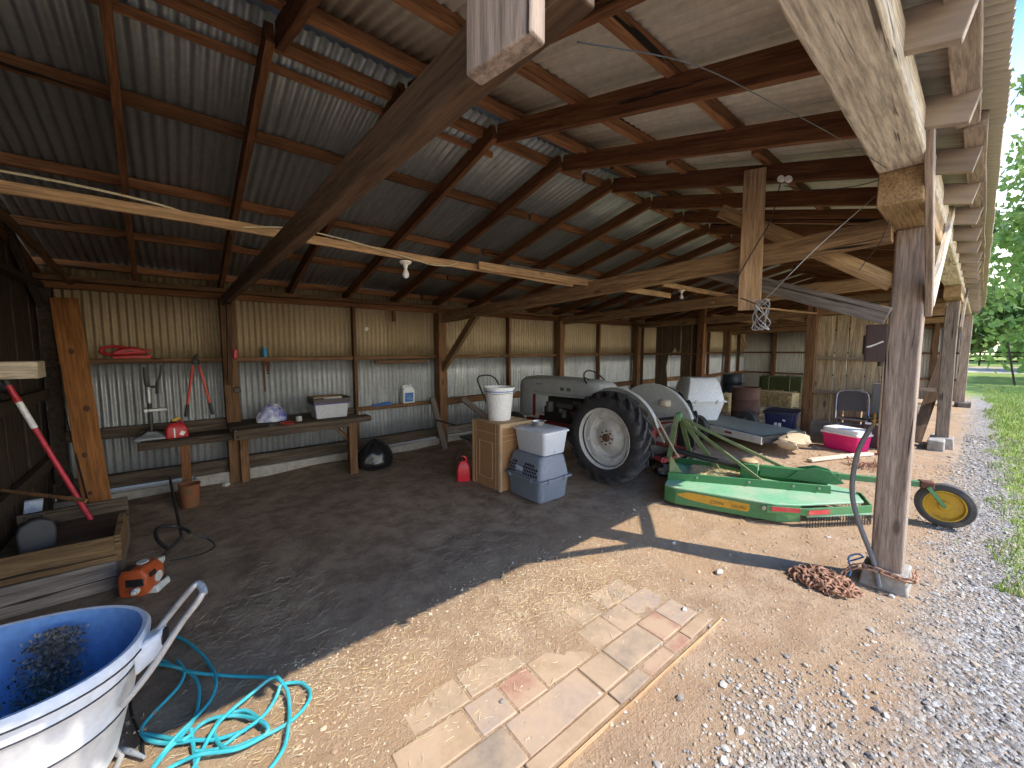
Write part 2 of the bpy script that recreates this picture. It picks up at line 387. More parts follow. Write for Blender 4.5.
struct(lumber('ceiling_board',(12.75,2.2,2.5),(12.75,4.4,2.5),.03,.2,TIEP))
# front line: header, posts, corbels, braces
HY=.345
for a,b in ((X0,3.70),(3.70,9.98),(9.98,17.75)): struct(lumber('front_header',(a,HY,2.75),(b-.004,HY,2.75),.20,.17,HEAD,bevel=.012,warp=.004))
for x in (3.83,9.98):
    struct(lumber('post_corbel',(x-.75,.345,2.57),(x+.72,.345,2.57),.19,.185,CORB,bevel=.008,warp=.002))
    struct(lumber('front_post',(x,.33,.08),(x,.345,2.48),.17,.165,WEA,up=(0,1,0),bevel=.012,warp=.012))
struct(lumber('front_post',(17.6,.30,.0),(17.6,.30,2.66),.2,.2,WEA,up=(0,1,0),bevel=.012))
struct(lumber('sill_timber',(17.3,.2,.06),(17.95,.2,.06),.25,.12,GREYW))
f=MB(); f.box((3.84,.335,.03),(.30,.27,.18),top=(.86,.84)); f.box((3.84,.335,.11),(.27,.24,.03)); struct(f.build('post_footing',CONC,bevel=.012))
f=MB(); f.box((9.98,.33,.06),(.34,.30,.24),top=(.9,.9)); struct(f.build('post_footing',CONC,bevel=.012))
def brace(nm,p,q,w,h,m,lab,**k): return tag(lumber(nm,p,q,w,h,m,bevel=.005,**k),lab,'brace')
brace('knee_brace',(3.88,.243,1.93),(2.85,.232,2.80),.035,.10,WEA,'weathered board brace running from the nearest front post up to the sunbleached header')
brace('knee_brace',(3.88,.240,2.0),(5.0,.230,2.82),.035,.10,HEAD,'pale board brace on the far side of the nearest front post')
brace('knee_brace',(9.98,.240,2.0),(11.1,.230,2.8),.035,.10,WEA,'board brace on the far side of the second front post')
brace('diagonal_brace',(3.80,.42,2.13),(3.74,1.56,2.89),.05,.11,CORB,'pale diagonal timber brace rising from the nearest front post to the rafters')
brace('diagonal_brace',(3.68,.42,1.90),(3.66,1.62,2.37),.06,.115,GREYW,'dark grey diagonal timber brace below the pale one at the front post')
tag(lumber('hanging_board',(3.44,1.2,3.04),(3.40,1.18,1.98),.03,.15,PALE,up=(.45,-1,0),warp=.003),'pale sawn board hanging vertically from a rafter beside the diagonal braces','board')
tag(lumber('hanging_board',(.435,.53,2.95),(.415,.51,2.125),.035,.135,WEA,up=(.15,-1,0),warp=.002),'wide weathered plank end hanging down at the top of the long tie beam','board')
tag(lumber('hanging_board',(.505,.545,2.95),(.503,.52,2.215),.03,.065,WEA,up=(.2,-1,0),warp=.002),'narrow weathered plank end hanging beside the wider one at the tie beam','board')
# long pale battens lying on the tie beams
tag(lumber('pale_batten',(-1.0,2.93,2.42),(3.35,2.93,2.385),.03,.055,PALE,warp=.01),'long pale batten resting on the tie beams, carrying the nearer bulb','batten')
tag(lumber('pale_batten',(2.05,2.87,2.40),(5.4,2.9,2.43),.03,.07,PALE,warp=.01),'second pale batten lapped beside the nearer bulb holder batten','batten')
tag(lumber('pale_batten',(2.45,2.95,2.475),(4.6,2.95,2.475),.06,.02,GREYW,warp=.01),'thin greyish strip lying on top of the lapped pale battens','batten')
tag(lumber('pale_batten',(5.2,2.9,2.575),(9.0,2.95,2.62),.03,.07,PALE,warp=.01),'pale batten over the second tie beam, carrying the farther bulb','batten')
tag(lumber('pale_batten',(6.6,2.85,2.42),(9.4,2.1,2.36),.09,.02,PALE,warp=.01),'loose pale strip sloping down under the far tie beam near the hanging wire','batten')
# bulbs
def bulb(p,lab):
    t=thing('light_bulb',lab,'light bulb',p,group='bare bulbs')
    m=MB(); m.T=Matrix.Diagonal((.8,.8,.8,1)); m.lathe([(.001,0),(.055,0),(.058,-.012),(.04,-.03),(.024,-.034),(.022,-.06),(.001,-.06)],20); m.build('lampholder',PORC,t)
    m=MB(); m.T=Matrix.Diagonal((.8,.8,.8,1)); m.lathe([(.014,-.058),(.016,-.075),(.022,-.095),(.031,-.115),(.032,-.130),(.026,-.150),(.012,-.162),(.001,-.165)],20); m.build('glass_bulb',WHITE,t)
PORC=paint('white_porcelain',(.8,.78,.7),.3,da=.1)
bulb((1.40,2.925,2.357),'white bulb under the pale batten above the black garbage bag')
bulb((5.75,2.91,2.545),'farther white bulb under the pale batten above the tractor fenders')
# cables and wires
def wire(lab,pts,r,m,name='cable',cat='cable',n=5): return tag(MB().tube(sm(pts,8),r,n).build(name,m),lab,cat)
wire('cream cable looping over the near end of the long pale batten',[(-1.0,2.91,2.462),(-.7,2.9,2.475),(-.35,2.9,2.475),(-.05,2.9,2.455),(.1,2.95,2.44)],.006,CABLE)
wire('thin cream cable sagging along the long batten left of the nearer bulb',[(.35,2.88,2.40),(.6,2.87,2.44),(.9,2.87,2.43),(1.2,2.88,2.40),(1.47,2.89,2.37)],.004,CABLE)
wire('thin cream cable curving off the batten right of the nearer bulb',[(1.47,2.89,2.37),(1.6,2.88,2.35),(1.75,2.87,2.36),(1.85,2.88,2.40)],.004,CABLE)
wire('long thin wire sagging from the near rafters to the corbel of the front post',[(.60,.52,2.245),(1.05,.52,2.40),(1.6,.52,2.52),(2.3,.46,2.60),(3.0,.40,2.66)],.0016,DSTEEL)
wire('dark wire sagging between the porcelain insulators and the front post',[(3.35,.98,2.83),(3.4,.8,2.76),(3.45,.6,2.74),(3.5,.46,2.76)],.003,BLACK)
wire('pale wire running from the corbel down to the hanging wire bundle',[(3.3,.46,2.62),(3.2,.70,2.36),(3.15,.85,2.18),(3.2,.98,2.06),(3.28,1.10,2.0)],.0028,STEEL)
wire('short dark wire dangling beside the front post below the corbel',[(3.45,.42,2.50),(3.47,.46,2.36),(3.5,.52,2.27),(3.5,.56,2.2)],.0028,BLACK)
wire('dark cord wrapped around the hanging pale board',[(3.35,1.0,2.86),(3.36,1.05,2.62),(3.36,1.14,2.45),(3.36,1.26,2.22),(3.36,1.28,2.1),(3.37,1.2,2.06),(3.37,1.07,1.99)],.004,BLACK)
for i,(y,z) in enumerate(((1.0,2.885),(.955,2.87))):
    m=MB(); m.T=Matrix.Translation((3.36,y,z))@Matrix.Rotation(PI/2,4,'Y'); m.lathe([(.001,-.02),(.02,-.02),(.022,-.008),(.014,0),(.022,.008),(.02,.02),(.001,.02)],14)
    tag(m.build('porcelain_insulator',PORC),['left one of two white insulators on the rafter beside the hanging board','right one of two white insulators on the rafter beside the hanging board'][i],'insulator',group='porcelain insulators')
m=MB(); P=[]
for k in range(60):
    a=k*.9; P.append((3.30+.035*math.sin(a*1.7),1.06+.045*math.sin(a)+.01*random.uniform(-1,1),1.93+.11*math.cos(a*.63)))
m.tube(sm(P,3),.0035,5); tag(m.build('wire_bundle',STEEL),'tangled bundle of grey wire hanging at the lower end of the pale board','wire')
# electrical box on the front post side
t=thing('electrical_box','brown metal box with paint streak mounted behind the nearest front post','box',(8.45,1.07,1.77))
m=MB(); m.box((0,0,0),(.16,.26,.58)); m.build('box_body',paint('brown_enamel',(.075,.045,.05),.45,da=.3),t,bevel=.008)
m=MB(); m.box((-.083,-.008,0),(.012,.23,.56)); m.build('box_door',paint('brown_enamel_door',(.085,.052,.058),.4,da=.3),t,bevel=.004)
m=MB(); m.tube([(-.09,.10,-.06),(-.091,.05,-.045),(-.09,.0,-.02),(-.09,-.09,.03)],[.014,.016,.012,.014],6); m.build('paint_streak',WHITE,t)
m=MB(); m.box((0,.142,-.02),(.1,.03,.3)); m.build('side_lever',DSTEEL,t,bevel=.004)
m=MB(); m.cyl((.02,-.06,-.28),(.02,-.06,-.36),.03); m.build('conduit_stub',DSTEEL,t)
tag(lumber('stub_post',(8.57,.90,-.02),(8.55,.93,1.50),.13,.13,WEA,up=(0,1,0),bevel=.012,warp=.015),'short rough post standing under the brown electrical box','post')
tag(lumber('leaning_plank',(9.55,.62,.1),(10.7,.40,1.62),.035,.16,TIE,up=(0,1,.2)),'dark plank leaning beside the second front post','plank')
struct(lumber('post_rail',(9.95,.40,.98),(7.9,.9,.98) if False else (9.9,1.1,.98),.04,.07,WEA))
# ================================================================== GROUND AND OUTSIDE
SUN_E=4.6; SKY_E=.47; EXPO=.58
def gh(x,y):
    d=max(abs(x-4)-12,0)+max(abs(y-3)-5,0); k=max(0,1-d/8)
    n=.012*noise.noise(V(x*.8,y*.8,1))+.007*noise.noise(V(x*3,y*3,4))+.004*noise.noise(V(x*9,y*9,2))
    if 0.55<x<2.55 and .94<y<1.75: n*=.6
    if y>5.6: n+=.05*min(1,(y-5.6)/.5)*max(0,noise.noise(V(x*.9,3,8))+.3)
    return n*k-.008
def axis(segs):
    out=[]
    for a,b,s in segs:
        n=max(1,int(round((b-a)/s))); out+=[a+(b-a)*i/n for i in range(n)]
    return out+[segs[-1][1]]
gx=axis([(-60,-10,10),(-10,-1.2,1.2),(-1.2,6,.055),(6,10,.11),(10,20,.4),(20,60,4),(60,200,20)])
gy=axis([(-120,-30,15),(-30,-4,3),(-4,-1,.3),(-1,3,.055),(3,6.4,.08),(6.4,12,1.5),(12,120,18)])
mb=MB(); nx=len(gx)
mb.v=[(x,y,gh(x,y)) for y in gy for x in gx]
mb.f=[[j*nx+i,j*nx+i+1,(j+1)*nx+i+1,(j+1)*nx+i] for j in range(len(gy)-1) for i in range(nx-1)]; mb.m=[0]*len(mb.f)
def groundmat():
    t=NT('yard_ground'); P=t.coord((1,1,1),False); sx=t.n('ShaderNodeSeparateXYZ'); t.l(P,sx.inputs[0]); X,Y=sx.outputs[0],sx.outputs[1]
    big=t.noise(P,.7,5,.6); mid=t.noise(P,4,7,.7); fine=t.noise(P,38,6,.75); vf=t.noise(P,150,3,.7)
    def ss(v,a,b):
        m=t.n('ShaderNodeMapRange',interpolation_type='SMOOTHSTEP'); t.l(v,m.inputs[0]); m.inputs[1].default_value=a; m.inputs[2].default_value=b; return m.outputs[0]
    jY=t.math('ADD',Y,t.math('MULTIPLY',t.math('SUBTRACT',mid,.5),.9))
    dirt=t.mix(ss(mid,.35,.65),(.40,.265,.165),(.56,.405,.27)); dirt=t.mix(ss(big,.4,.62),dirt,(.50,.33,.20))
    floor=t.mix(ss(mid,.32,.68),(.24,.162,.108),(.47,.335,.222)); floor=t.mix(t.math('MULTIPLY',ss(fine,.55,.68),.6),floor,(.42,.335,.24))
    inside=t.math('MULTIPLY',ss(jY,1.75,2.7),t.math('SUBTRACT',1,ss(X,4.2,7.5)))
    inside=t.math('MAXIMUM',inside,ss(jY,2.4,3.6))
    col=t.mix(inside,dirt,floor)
    far=ss(X,19,24); grav=t.math('SUBTRACT',1,ss(jY,-.12,.28)); near=t.math('MULTIPLY',t.math('MULTIPLY',t.math('SUBTRACT',1,ss(X,1.8,2.5)),t.math('SUBTRACT',1,ss(jY,.35,.75))),.7)
    grav=t.math('MAXIMUM',grav,near)
    vo=t.n('ShaderNodeTexVoronoi'); vo.inputs['Scale'].default_value=42; t.l(P,vo.inputs['Vector'])
    hs=t.n('ShaderNodeSeparateColor'); t.l(vo.outputs['Color'],hs.inputs[0])
    gc=t.ramp(hs.outputs[0],[(0,(.20,.18,.16)),(.5,(.38,.35,.32)),(1,(.58,.56,.52))])
    yard=t.math('SUBTRACT',1,ss(Y,-4.2,-3.2)); yard=t.math('MULTIPLY',yard,t.math('SUBTRACT',1,far)); grav=t.math('MULTIPLY',grav,t.math('SUBTRACT',1,t.math('MULTIPLY',yard,.7)))
    col=t.mix(t.math('MULTIPLY',grav,t.ramp(fine,[(.36,(0,0,0)),(.5,(1,1,1))])),col,gc)
    gg=t.math('MULTIPLY',t.math('SUBTRACT',1,ss(jY,-.42,-.22)),1)
    gr=t.mix(ss(fine,.35,.65),(.17,.25,.045),(.36,.42,.11)); gr=t.mix(t.math('MULTIPLY',ss(mid,.5,.75),.6),gr,(.42,.36,.17))
    gg=t.math('MULTIPLY',gg,t.math('MULTIPLY',ss(Y,-4.2,-3.2),ss(X,3.4,5))); gg=t.math('MAXIMUM',gg,far)
    col=t.mix(gg,col,gr)
    road=t.math('MULTIPLY',ss(X,43,45),t.math('SUBTRACT',1,ss(X,58,61)))
    col=t.mix(road,col,(.55,.47,.37))
    col=t.mix(.55,col,t.ramp(vf,[(.3,(.62,.62,.62)),(.65,(1.12,1.12,1.12))]),'MULTIPLY')
    t.set(Base_Color=col,Roughness=.95); t.b.inputs['Specular IOR Level'].default_value=.12
    h=t.math('ADD',t.math('MULTIPLY',fine,1.0),t.math('ADD',t.math('MULTIPLY',vf,.35),t.math('MULTIPLY',t.math('MULTIPLY',vo.outputs['Distance'],grav),-1.2)))
    t.bump(h,.9,.022); return t.m
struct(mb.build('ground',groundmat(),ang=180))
# brick and block paving, half buried
PV=[paint('paver_%s'%n,c,.9,dirt=(.47,.33,.215),da=.88,scale=4.5,bump=.4,var=.12,edge=.36) for n,c in (('tan',(.34,.25,.16)),('pink',(.36,.27,.21)),('red',(.33,.145,.10)),('grey',(.27,.21,.155)),('ochre',(.36,.24,.14)))]
mb=MB(); JO=.012
def pav(x0,x1,y0,y1,mi,dz=0):
    z=-.0018+dz+random.uniform(-.003,.003); mb.mi=mi
    mb.box(((x0+x1)/2,(y0+y1)/2,z-.03),(x1-x0-JO,y1-y0-JO,.06),rot=(random.uniform(-.014,.014),random.uniform(-.014,.014),random.uniform(-.012,.012)-.03))
rows=[(.985,1.075,[(.62,.98,0),(.98,1.52,4),(1.52,1.78,3),(1.78,2.02,2),(2.02,2.2,2),(2.2,2.48,4)]),
 (1.075,1.27,[(.60,1.03,3),(1.03,1.52,1),(1.52,1.72,0),(1.72,2.06,3),(2.06,2.26,2),(2.26,2.47,1)]),
 (1.27,1.46,[(.58,.93,4),(.93,1.13,1),(1.13,1.33,2),(1.33,1.72,4),(1.72,1.95,0),(1.95,2.15,3),(2.15,2.45,1)]),
 (1.46,1.64,[(.70,1.0,0),(1.0,1.35,0),(1.6,1.8,2),(1.8,2.0,0),(2.05,2.4,3)]),
 (1.64,1.80,[(.80,1.12,4),(1.75,1.95,1)])]
for r,(y0,y1,L) in enumerate(rows):
    for a,b,mi in L: pav(a,b,y0-.02*(a-1.5),y1-.02*(a-1.5),mi,-.0015*r)
struct(mb.build('paving',PV,bevel=.006))
struct(lumber('paving_edge',(1.04,.985,-.007),(2.52,.935,-.007),.007,.03,PALE,warp=.004))
# --- loose straw, pebbles, grass: things nobody could count
def strands(name,n,sampler,lo,hi,w,mats,up=.01):
    mb=MB()
    for _ in range(n):
        p=sampler()
        if p is None: continue
        x,y=p; L=random.uniform(lo,hi)*random.uniform(.5,1); a=random.uniform(-.9,.9)+(PI if random.random()<.5 else 0)+.25; d=V(math.cos(a),math.sin(a),0); s=V(-d.y,d.x,0)*w*random.uniform(.6,1.3)
        z=gh(x,y)+random.uniform(.002,.004)+random.random()**3*up; e=V(0,0,random.uniform(-.004,.012)); k=s*random.uniform(-1.8,1.8)
        a0=V(x,y,z)-d*L/2; b0=V(x,y,z+.003)+k; c0=V(x,y,z)+d*L/2+e
        mb.mi=random.randrange(len(mats)); t=V(0,0,w*.8)
        mb._add([a0-s,a0+s,b0-s,b0+s,c0-s*.6,c0+s*.6,a0+t,b0+t,c0+t],[(0,1,7-1),(0,2,7,6),(1,6,7,3),(2,4,8,7),(3,7,8,5),(4,5,8)])
    return mb
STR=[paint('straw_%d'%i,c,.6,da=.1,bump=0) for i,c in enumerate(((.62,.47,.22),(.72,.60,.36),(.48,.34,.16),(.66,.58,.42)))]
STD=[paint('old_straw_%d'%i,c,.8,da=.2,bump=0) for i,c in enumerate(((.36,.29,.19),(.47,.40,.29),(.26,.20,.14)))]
def s_lit():
    x=random.uniform(-.5,4); y=random.uniform(1.15,2.6)
    g=math.exp(-((y-1.80)/.36)**2)*(.25+max(0,noise.noise(V(x*2.2,y*2.2,9))+.25)) + .9*math.exp(-((x-2.0)/.4)**2-((y-1.75)/.22)**2)
    if x>2.7: g*=.35
    return (x,y) if random.random()<g else None
def s_in():
    x=random.uniform(-.6,6.5); y=random.uniform(2.0,5.9)
    g=max(0,noise.noise(V(x*1.3,y*1.3,5))+.22)*1.2
    return (x,y) if random.random()<g else None
def s_far():
    x=random.uniform(8.5,17); y=random.uniform(2.2,5.8); return (x,y)
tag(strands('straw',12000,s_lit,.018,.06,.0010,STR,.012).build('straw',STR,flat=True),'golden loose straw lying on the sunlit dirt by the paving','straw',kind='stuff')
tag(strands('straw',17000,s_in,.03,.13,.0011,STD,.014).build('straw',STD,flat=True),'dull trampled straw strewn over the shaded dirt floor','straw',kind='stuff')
tag(strands('straw',3500,s_far,.1,.3,.006,STR,.05).build('straw',STR,flat=True),'straw litter around the hay bales in the far bay','straw',kind='stuff')
IC=[];_t=(1+5**.5)/2
for a,b in ((-1,_t),(1,_t),(-1,-_t),(1,-_t)): IC.append(V(a,b,0))
for a,b in ((-1,_t),(1,_t),(-1,-_t),(1,-_t)): IC.append(V(0,a,b))
for a,b in ((_t,-1),(_t,1),(-_t,-1),(-_t,1)): IC.append(V(a,0,b))
IC=[p.normalized() for p in IC]
IF=[(0,11,5),(0,5,1),(0,1,7),(0,7,10),(0,10,11),(1,5,9),(5,11,4),(11,10,2),(10,7,6),(7,1,8),(3,9,4),(3,4,2),(3,2,6),(3,6,8),(3,8,9),(4,9,5),(2,4,11),(6,2,10),(8,6,7),(9,8,1)]
PB=[paint('pebble_%d'%i,c,.85,da=.35,dirt=(.40,.30,.20),bump=.1) for i,c in enumerate(((.33,.305,.27),(.47,.435,.385),(.41,.335,.245),(.23,.205,.185)))]
mb=MB(); cnt=0
while cnt<8500:
    x=1.4+10.5*random.random()**2.0; y=random.uniform(-.75,1.1) if random.random()<.8 else random.uniform(-.75,2.4)
    jy=y+.25*noise.noise(V(x*1.7,y*1.7,3))
    g=.02+.98*(1 if jy<.02 else max(0,1-(jy-.02)/.35))
    if x<2.6: g=max(g,(1 if jy<.45 else max(0,1-(jy-.45)/.3))*min(1,(2.8-x)/.6))
    if .55<x<2.5 and y>.97: g*=.25
    if y<-.3 and x>4.5: g*=.25
    if x<2.3 and y<-.1: continue
    if x<3.4 and y<.25: g*=.45
    if random.random()>g or (x>9.2 and y>.1): continue
    r=random.uniform(.0035,.011)*(1.9 if random.random()<.06 else 1)*(1+max(0,x-5)*.12); cnt+=1
    R=Euler((random.random()*6,random.random()*6,random.random()*6)).to_matrix(); sc=V(random.uniform(.7,1.4),random.uniform(.7,1.2),random.uniform(.4,.8))*r; z=gh(x,y)+r*.25; mb.mi=random.choice((0,0,1,1,2,2,3))
    mb._add([V(*( (R@p)[i]*sc[i]*random.uniform(.85,1.15) for i in range(3)))+V(x,y,z) for p in IC],IF)
tag(mb.build('gravel',PB,ang=30),'grey and tan pebbles of the gravel strip outside the shed','gravel',kind='stuff')
mb=MB(); cnt=0
CL=[paint('dirt_clod_%d'%i,c,.95,da=.3,dirt=(.42,.30,.19),bump=.1) for i,c in enumerate(((.46,.33,.22),(.36,.25,.16),(.54,.43,.31)))]
while cnt<7000:
    x=.3+8*random.random()**1.5; y=random.uniform(.1,2.3)
    if .6<x<2.5 and .95<y<1.7 and random.random()<.75: continue
    r=random.uniform(.0022,.0075)*(1+max(0,x-3)*.14)*(1.8 if random.random()<.04 else 1); cnt+=1; mb.mi=random.randrange(3)
    R=Euler((random.random()*6,random.random()*6,random.random()*6)).to_matrix(); sc=V(random.uniform(.7,1.4),random.uniform(.7,1.3),random.uniform(.5,.9))*r; z=gh(x,y)+r*.2
    mb._add([V(*((R@p)[i]*sc[i]*random.uniform(.8,1.2) for i in range(3)))+V(x,y,z) for p in IC],IF)
tag(mb.build('dirt_clods',CL,ang=30),'crumbs of dry dirt and grit scattered over the sunlit ground','dirt',kind='stuff')
# larger single stones on the dirt
for px,py,r,lab in ((3.05,1.17,.035,'pale fist sized stone on the dirt left of the chain heap'),(2.42,1.13,.02,'small pale stone on the dirt beyond the paving corner'),(3.22,1.62,.022,'small light stone on the lit dirt below the green mower deck'),(1.10,1.37,.016,'small dark stone on the paving'),(1.77,.83,.02,'dark stone just outside the paving edge'),(.39,5.92,.045,'white stone at the foot of the concrete curb below the bench')):
    tag(MB().ball((px,py,gh(px,py)+r*.35),(r,r*.8,r*.6),10,6,jit=.3).build('stone',PB[3 if 'dark' in lab else 1]),lab,'stone')
GB=[paint('grass_%d'%i,c,.6,da=0,bump=0) for i,c in enumerate(((.18,.31,.05),(.30,.43,.08),(.42,.48,.13),(.56,.50,.22)))]
mb=MB(); cnt=0
while cnt<30000:
    x=4.3+24*random.random()**1.6; y=random.uniform(-2.6,-.12) if random.random()<.9 else random.uniform(-.3,.15)
    jy=y+.22*noise.noise(V(x*1.4,y*2.5,6))
    if jy>-.26 and not(random.random()<.05 and noise.noise(V(x*3,y*3,1))>.25): continue
    h=random.uniform(.02,.055)*(1+max(0,x-6)*.07); w=h*.07+.0012; a=random.random()*6.3; cnt+=1
    p=V(x,y,gh(x,y)-.003); s=V(math.cos(a),math.sin(a),0)*w; b=V(random.uniform(-1,1),random.uniform(-1,1),0)*h*.45
    mb.mi=random.choice((0,1,1,2,2,3)); mb._add([p-s,p+s,p+b*.4+V(0,0,h*.6)+s*.7,p+b*.4+V(0,0,h*.6)-s*.7,p+b+V(0,0,h)],[(0,1,2,3),(3,2,4)])
tag(mb.build('grass',GB,flat=True),'short green and straw coloured grass beyond the gravel strip','grass',kind='stuff')
# trees beyond the lawn
def leafmat(nm,c1,c2):
    t=NT(nm); co=t.coord((1,1,1),False); a=t.noise(co,2.2,5,.75); col=t.ramp(a,[(.3,c1),(.7,c2)])
    t.set(Base_Color=col,Roughness=.55); tr=t.n('ShaderNodeBsdfTranslucent'); t.l(col,tr.inputs[0]); mx=t.n('ShaderNodeMixShader'); mx.inputs[0].default_value=.35
    t.l(t.b.outputs[0],mx.inputs[1]); t.l(tr.outputs[0],mx.inputs[2]); t.l(mx.outputs[0],t.out.inputs[0]); return t.m
LF=leafmat('leaf_mid',(.07,.17,.025),(.36,.52,.15)); LF2=leafmat('leaf_dark',(.07,.14,.03),(.16,.26,.07)); BARK=wood('tree_bark',(.06,.045,.035),(.16,.12,.09),axis=2,sc=.5)
def tree(lab,loc,h,cr,n,leaf,mat,low=.15,seed=1,grp='trees beyond the lawn'):
    rs=random.Random(seed); t=thing('tree',lab,'tree',loc,group=grp)
    m=MB(); m.tube(sm([(0,0,-.1),(.1,.05,h*.2),(0,.2,h*.45),(.2,0,h*.75)],5),[h*.035*(1-.045*i) for i in range(16)],10)
    cl=[]
    for k in range(26):
        th=rs.random()*6.283; u=rs.uniform(low,1); rad=cr*math.sqrt(max(.05,1-(abs(u-.5)*1.7)**2))*rs.uniform(.55,1)
        cl.append((V(math.cos(th)*rad,math.sin(th)*rad,h*u*.95),cr*rs.uniform(.22,.42)))
        if k<12:
            b=cl[-1][0]; s=V(0,.1,h*rs.uniform(.2,.5)); m.tube(sm([s,s.lerp(b,.5)+V(0,0,.3),b],4),[.05*h/6*(1-.09*i) for i in range(9)],6)
    m.build('trunk',BARK,t)
    m=MB()
    for i in range(n):
        c,r=cl[i%len(cl)]
        d=V(rs.gauss(0,1),rs.gauss(0,1),rs.gauss(0,1)); d.normalize(); p=c+d*r*rs.uniform(.45,1.05); p.z-=rs.random()*r*.5
        if p.z<.6: continue
        a=V(rs.gauss(0,1),rs.gauss(0,1),rs.gauss(0,.6)).normalized(); b=a.orthogonal(); b=Matrix.Rotation(rs.random()*6.3,3,a)@b; L=leaf*rs.uniform(.6,1.2)
        q=a.cross(b)*L*.3; mm=p+b*L*.45
        m._add([p,mm+q+V(0,0,.02),p+b*L,mm-q],[(0,1,2,3)])
    m.build('crown',mat,t,flat=True); return t
tree('large leafy tree nearest the right end of the shed',(34,-7.0,0),19.5,6.7,11000,.36,LF,.12,3)
tree('dark green tree standing behind the large leafy tree',(54,-9.5,0),13,5,7000,.55,LF2,.1,5)
tree('tall dark tree far beyond the end of the shed roof',(56,4,0),14,6,7000,.6,LF2,.1,8)
tree('broad mid green tree far beyond the pale track',(84,-9,0),16,9,7000,.9,LF,.08,11)
tree('mid green tree far to the right beyond the lawn',(34,-24,0),12,5,6000,.4,LF,.12,14)
# farm fence, stake
t=thing('rail_fence','dark rail fence beyond the pale track under the trees','fence',(62,-14,0))
FD=wood('dark_fence_wood',(.04,.03,.022),(.09,.07,.05),axis=1)
for z in (.5,.95,1.35): m=MB(); m.box((0,12,z),(.06,34,.16)); m.build('rail',FD,t)
for k in range(12): m=MB(); m.box((.08,-4+3*k,.75),(.14,.14,1.5)); m.build('post',FD,t)
tag(lumber('stake',(28.5,-1.1,0),(28.3,-.75,2.0),.07,.07,FD,up=(0,1,0)),'leaning dark stake standing in the lawn beyond the shed','stake')
# ================================================================== THINGS ON THE LEFT
_f=396.; _p=math.atan(35/396); _h=math.radians(49.7)
_F=V(math.cos(_p)*math.cos(_h),math.cos(_p)*math.sin(_h),-math.sin(_p)); _R=V(math.sin(_h),-math.cos(_h),0); _U=_R.cross(_F)
def at(px,py,z=None,x=None,y=None):   # surveyed point of the place: sight line met with a level, or a wall plane
    d=_F+_R*((px-512)/_f)+_U*((384-py)/_f)
    k=(z-1.68)/d.z if z is not None else (x/d.x if x is not None else y/d.y)
    return V(0,0,1.68)+d*k
# --- poly yard cart
ct=thing('yard_cart','big white poly yard cart tub with blue grey inside, in the left foreground','cart',(-.55,2.10,0),math.radians(-14))
TUBW=paint('tub_white',(.72,.74,.77),.38,da=.15,dirt=(.45,.42,.38),scale=4,edge=.55)
TUBI=paint('tub_inside_blue',(.16,.31,.58),.45,da=.35,dirt=(.10,.13,.19),scale=4)
GROOVE=paint('dark_groove',(.03,.03,.04),.6,da=0)
def ring(a,b,z,n=56,e=2.35):
    out=[]
    for k in range(n):
        t=2*PI*k/n; c,s=math.cos(t),math.sin(t)
        out.append(V(a*math.copysign(abs(c)**(2/e),c),b*math.copysign(abs(s)**(2/e),s),z))
    return out
m=MB(); m.loft([ring(.26,.19,.13),ring(.295,.215,.14),ring(.345,.252,.34),ring(.352,.259,.345),ring(.353,.259,.352),ring(.378,.28,.49),ring(.385,.287,.495),ring(.386,.287,.503),ring(.395,.295,.555),ring(.412,.312,.56),ring(.415,.315,.585),ring(.405,.305,.60),ring(.39,.29,.597)],True,True); m.f.pop(); m.m.pop()
m.build('tub',TUBW,ct,ang=50)
m=MB(); m.loft([ring(.391,.291,.598),ring(.385,.285,.57),ring(.33,.24,.30),ring(.285,.205,.165),ring(.20,.14,.155),ring(.01,.01,.155)],True,False); m.build('tub_liner',TUBI,ct,ang=60)
m=MB()
for a,b,z in ((.3535,.2595,.3485),(.3865,.2875,.499),(.4135,.3135,.5605)): m.tube(ring(a,b,z),.0035,5,closed=True)
m.build('groove_line',GROOVE,ct)
m=MB(); m.loft([[V(x,y,z) for y,z in ((-r1,zc-r2),(r1,zc-r2),(r1,zc+r2),(-r1,zc+r2))] for x,r1,r2,zc in ((.385,.045,.05,.50),(.42,.045,.05,.53),(.47,.040,.042,.563))]); m.build('handle_socket',TUBW,ct,bevel=.014,seg=3)
m=MB(); m.cyl((.469,0,.563),(.474,0,.563),.034,n=18); m.build('socket_hole',BLACK,ct)
IM=ct.matrix_basis.inverted(); L_=lambda *a,**k: IM@at(*a,**k)
ALU=paint('grey_tube',(.55,.54,.52),.4,.5,da=.3)
m=MB(); m.tube(sm([L_(122,706,z=.40),L_(150,671,z=.49),L_(180,625,z=.63),L_(198,601,z=.71),L_(203,590,z=.745),L_(199,584,z=.76),L_(192,588,z=.75),L_(172,612,z=.65),L_(148,643,z=.545)],6),.0115,12); m.build('handle',ALU,ct)
m=MB(); m.tube(sm([L_(203.2,594,z=.735),L_(203,589,z=.747),L_(199,584,z=.76),L_(196,584.5,z=.757)],5),.0135,12); m.build('handle_grip',GREY,ct)
for sx in (-1,1):
    m=MB(); m.T=Matrix.Translation((-.22,sx*.27,.14))@Matrix.Rotation(PI/2,4,'X'); m.lathe([(.03,-.03),(.12,-.03),(.14,-.015),(.14,.015),(.12,.03),(.03,.03)],24); m.build('wheel',BLACK,ct)
m=MB(); m.tube([(.20,-.14,.15),(.26,-.14,.01),(.26,.14,.01),(.20,.14,.15)],.012,8); m.build('stand_leg',ALU,ct)
m=MB(); m.cyl((-.22,-.27,.14),(-.22,.27,.14),.012); m.build('axle',ALU,ct)
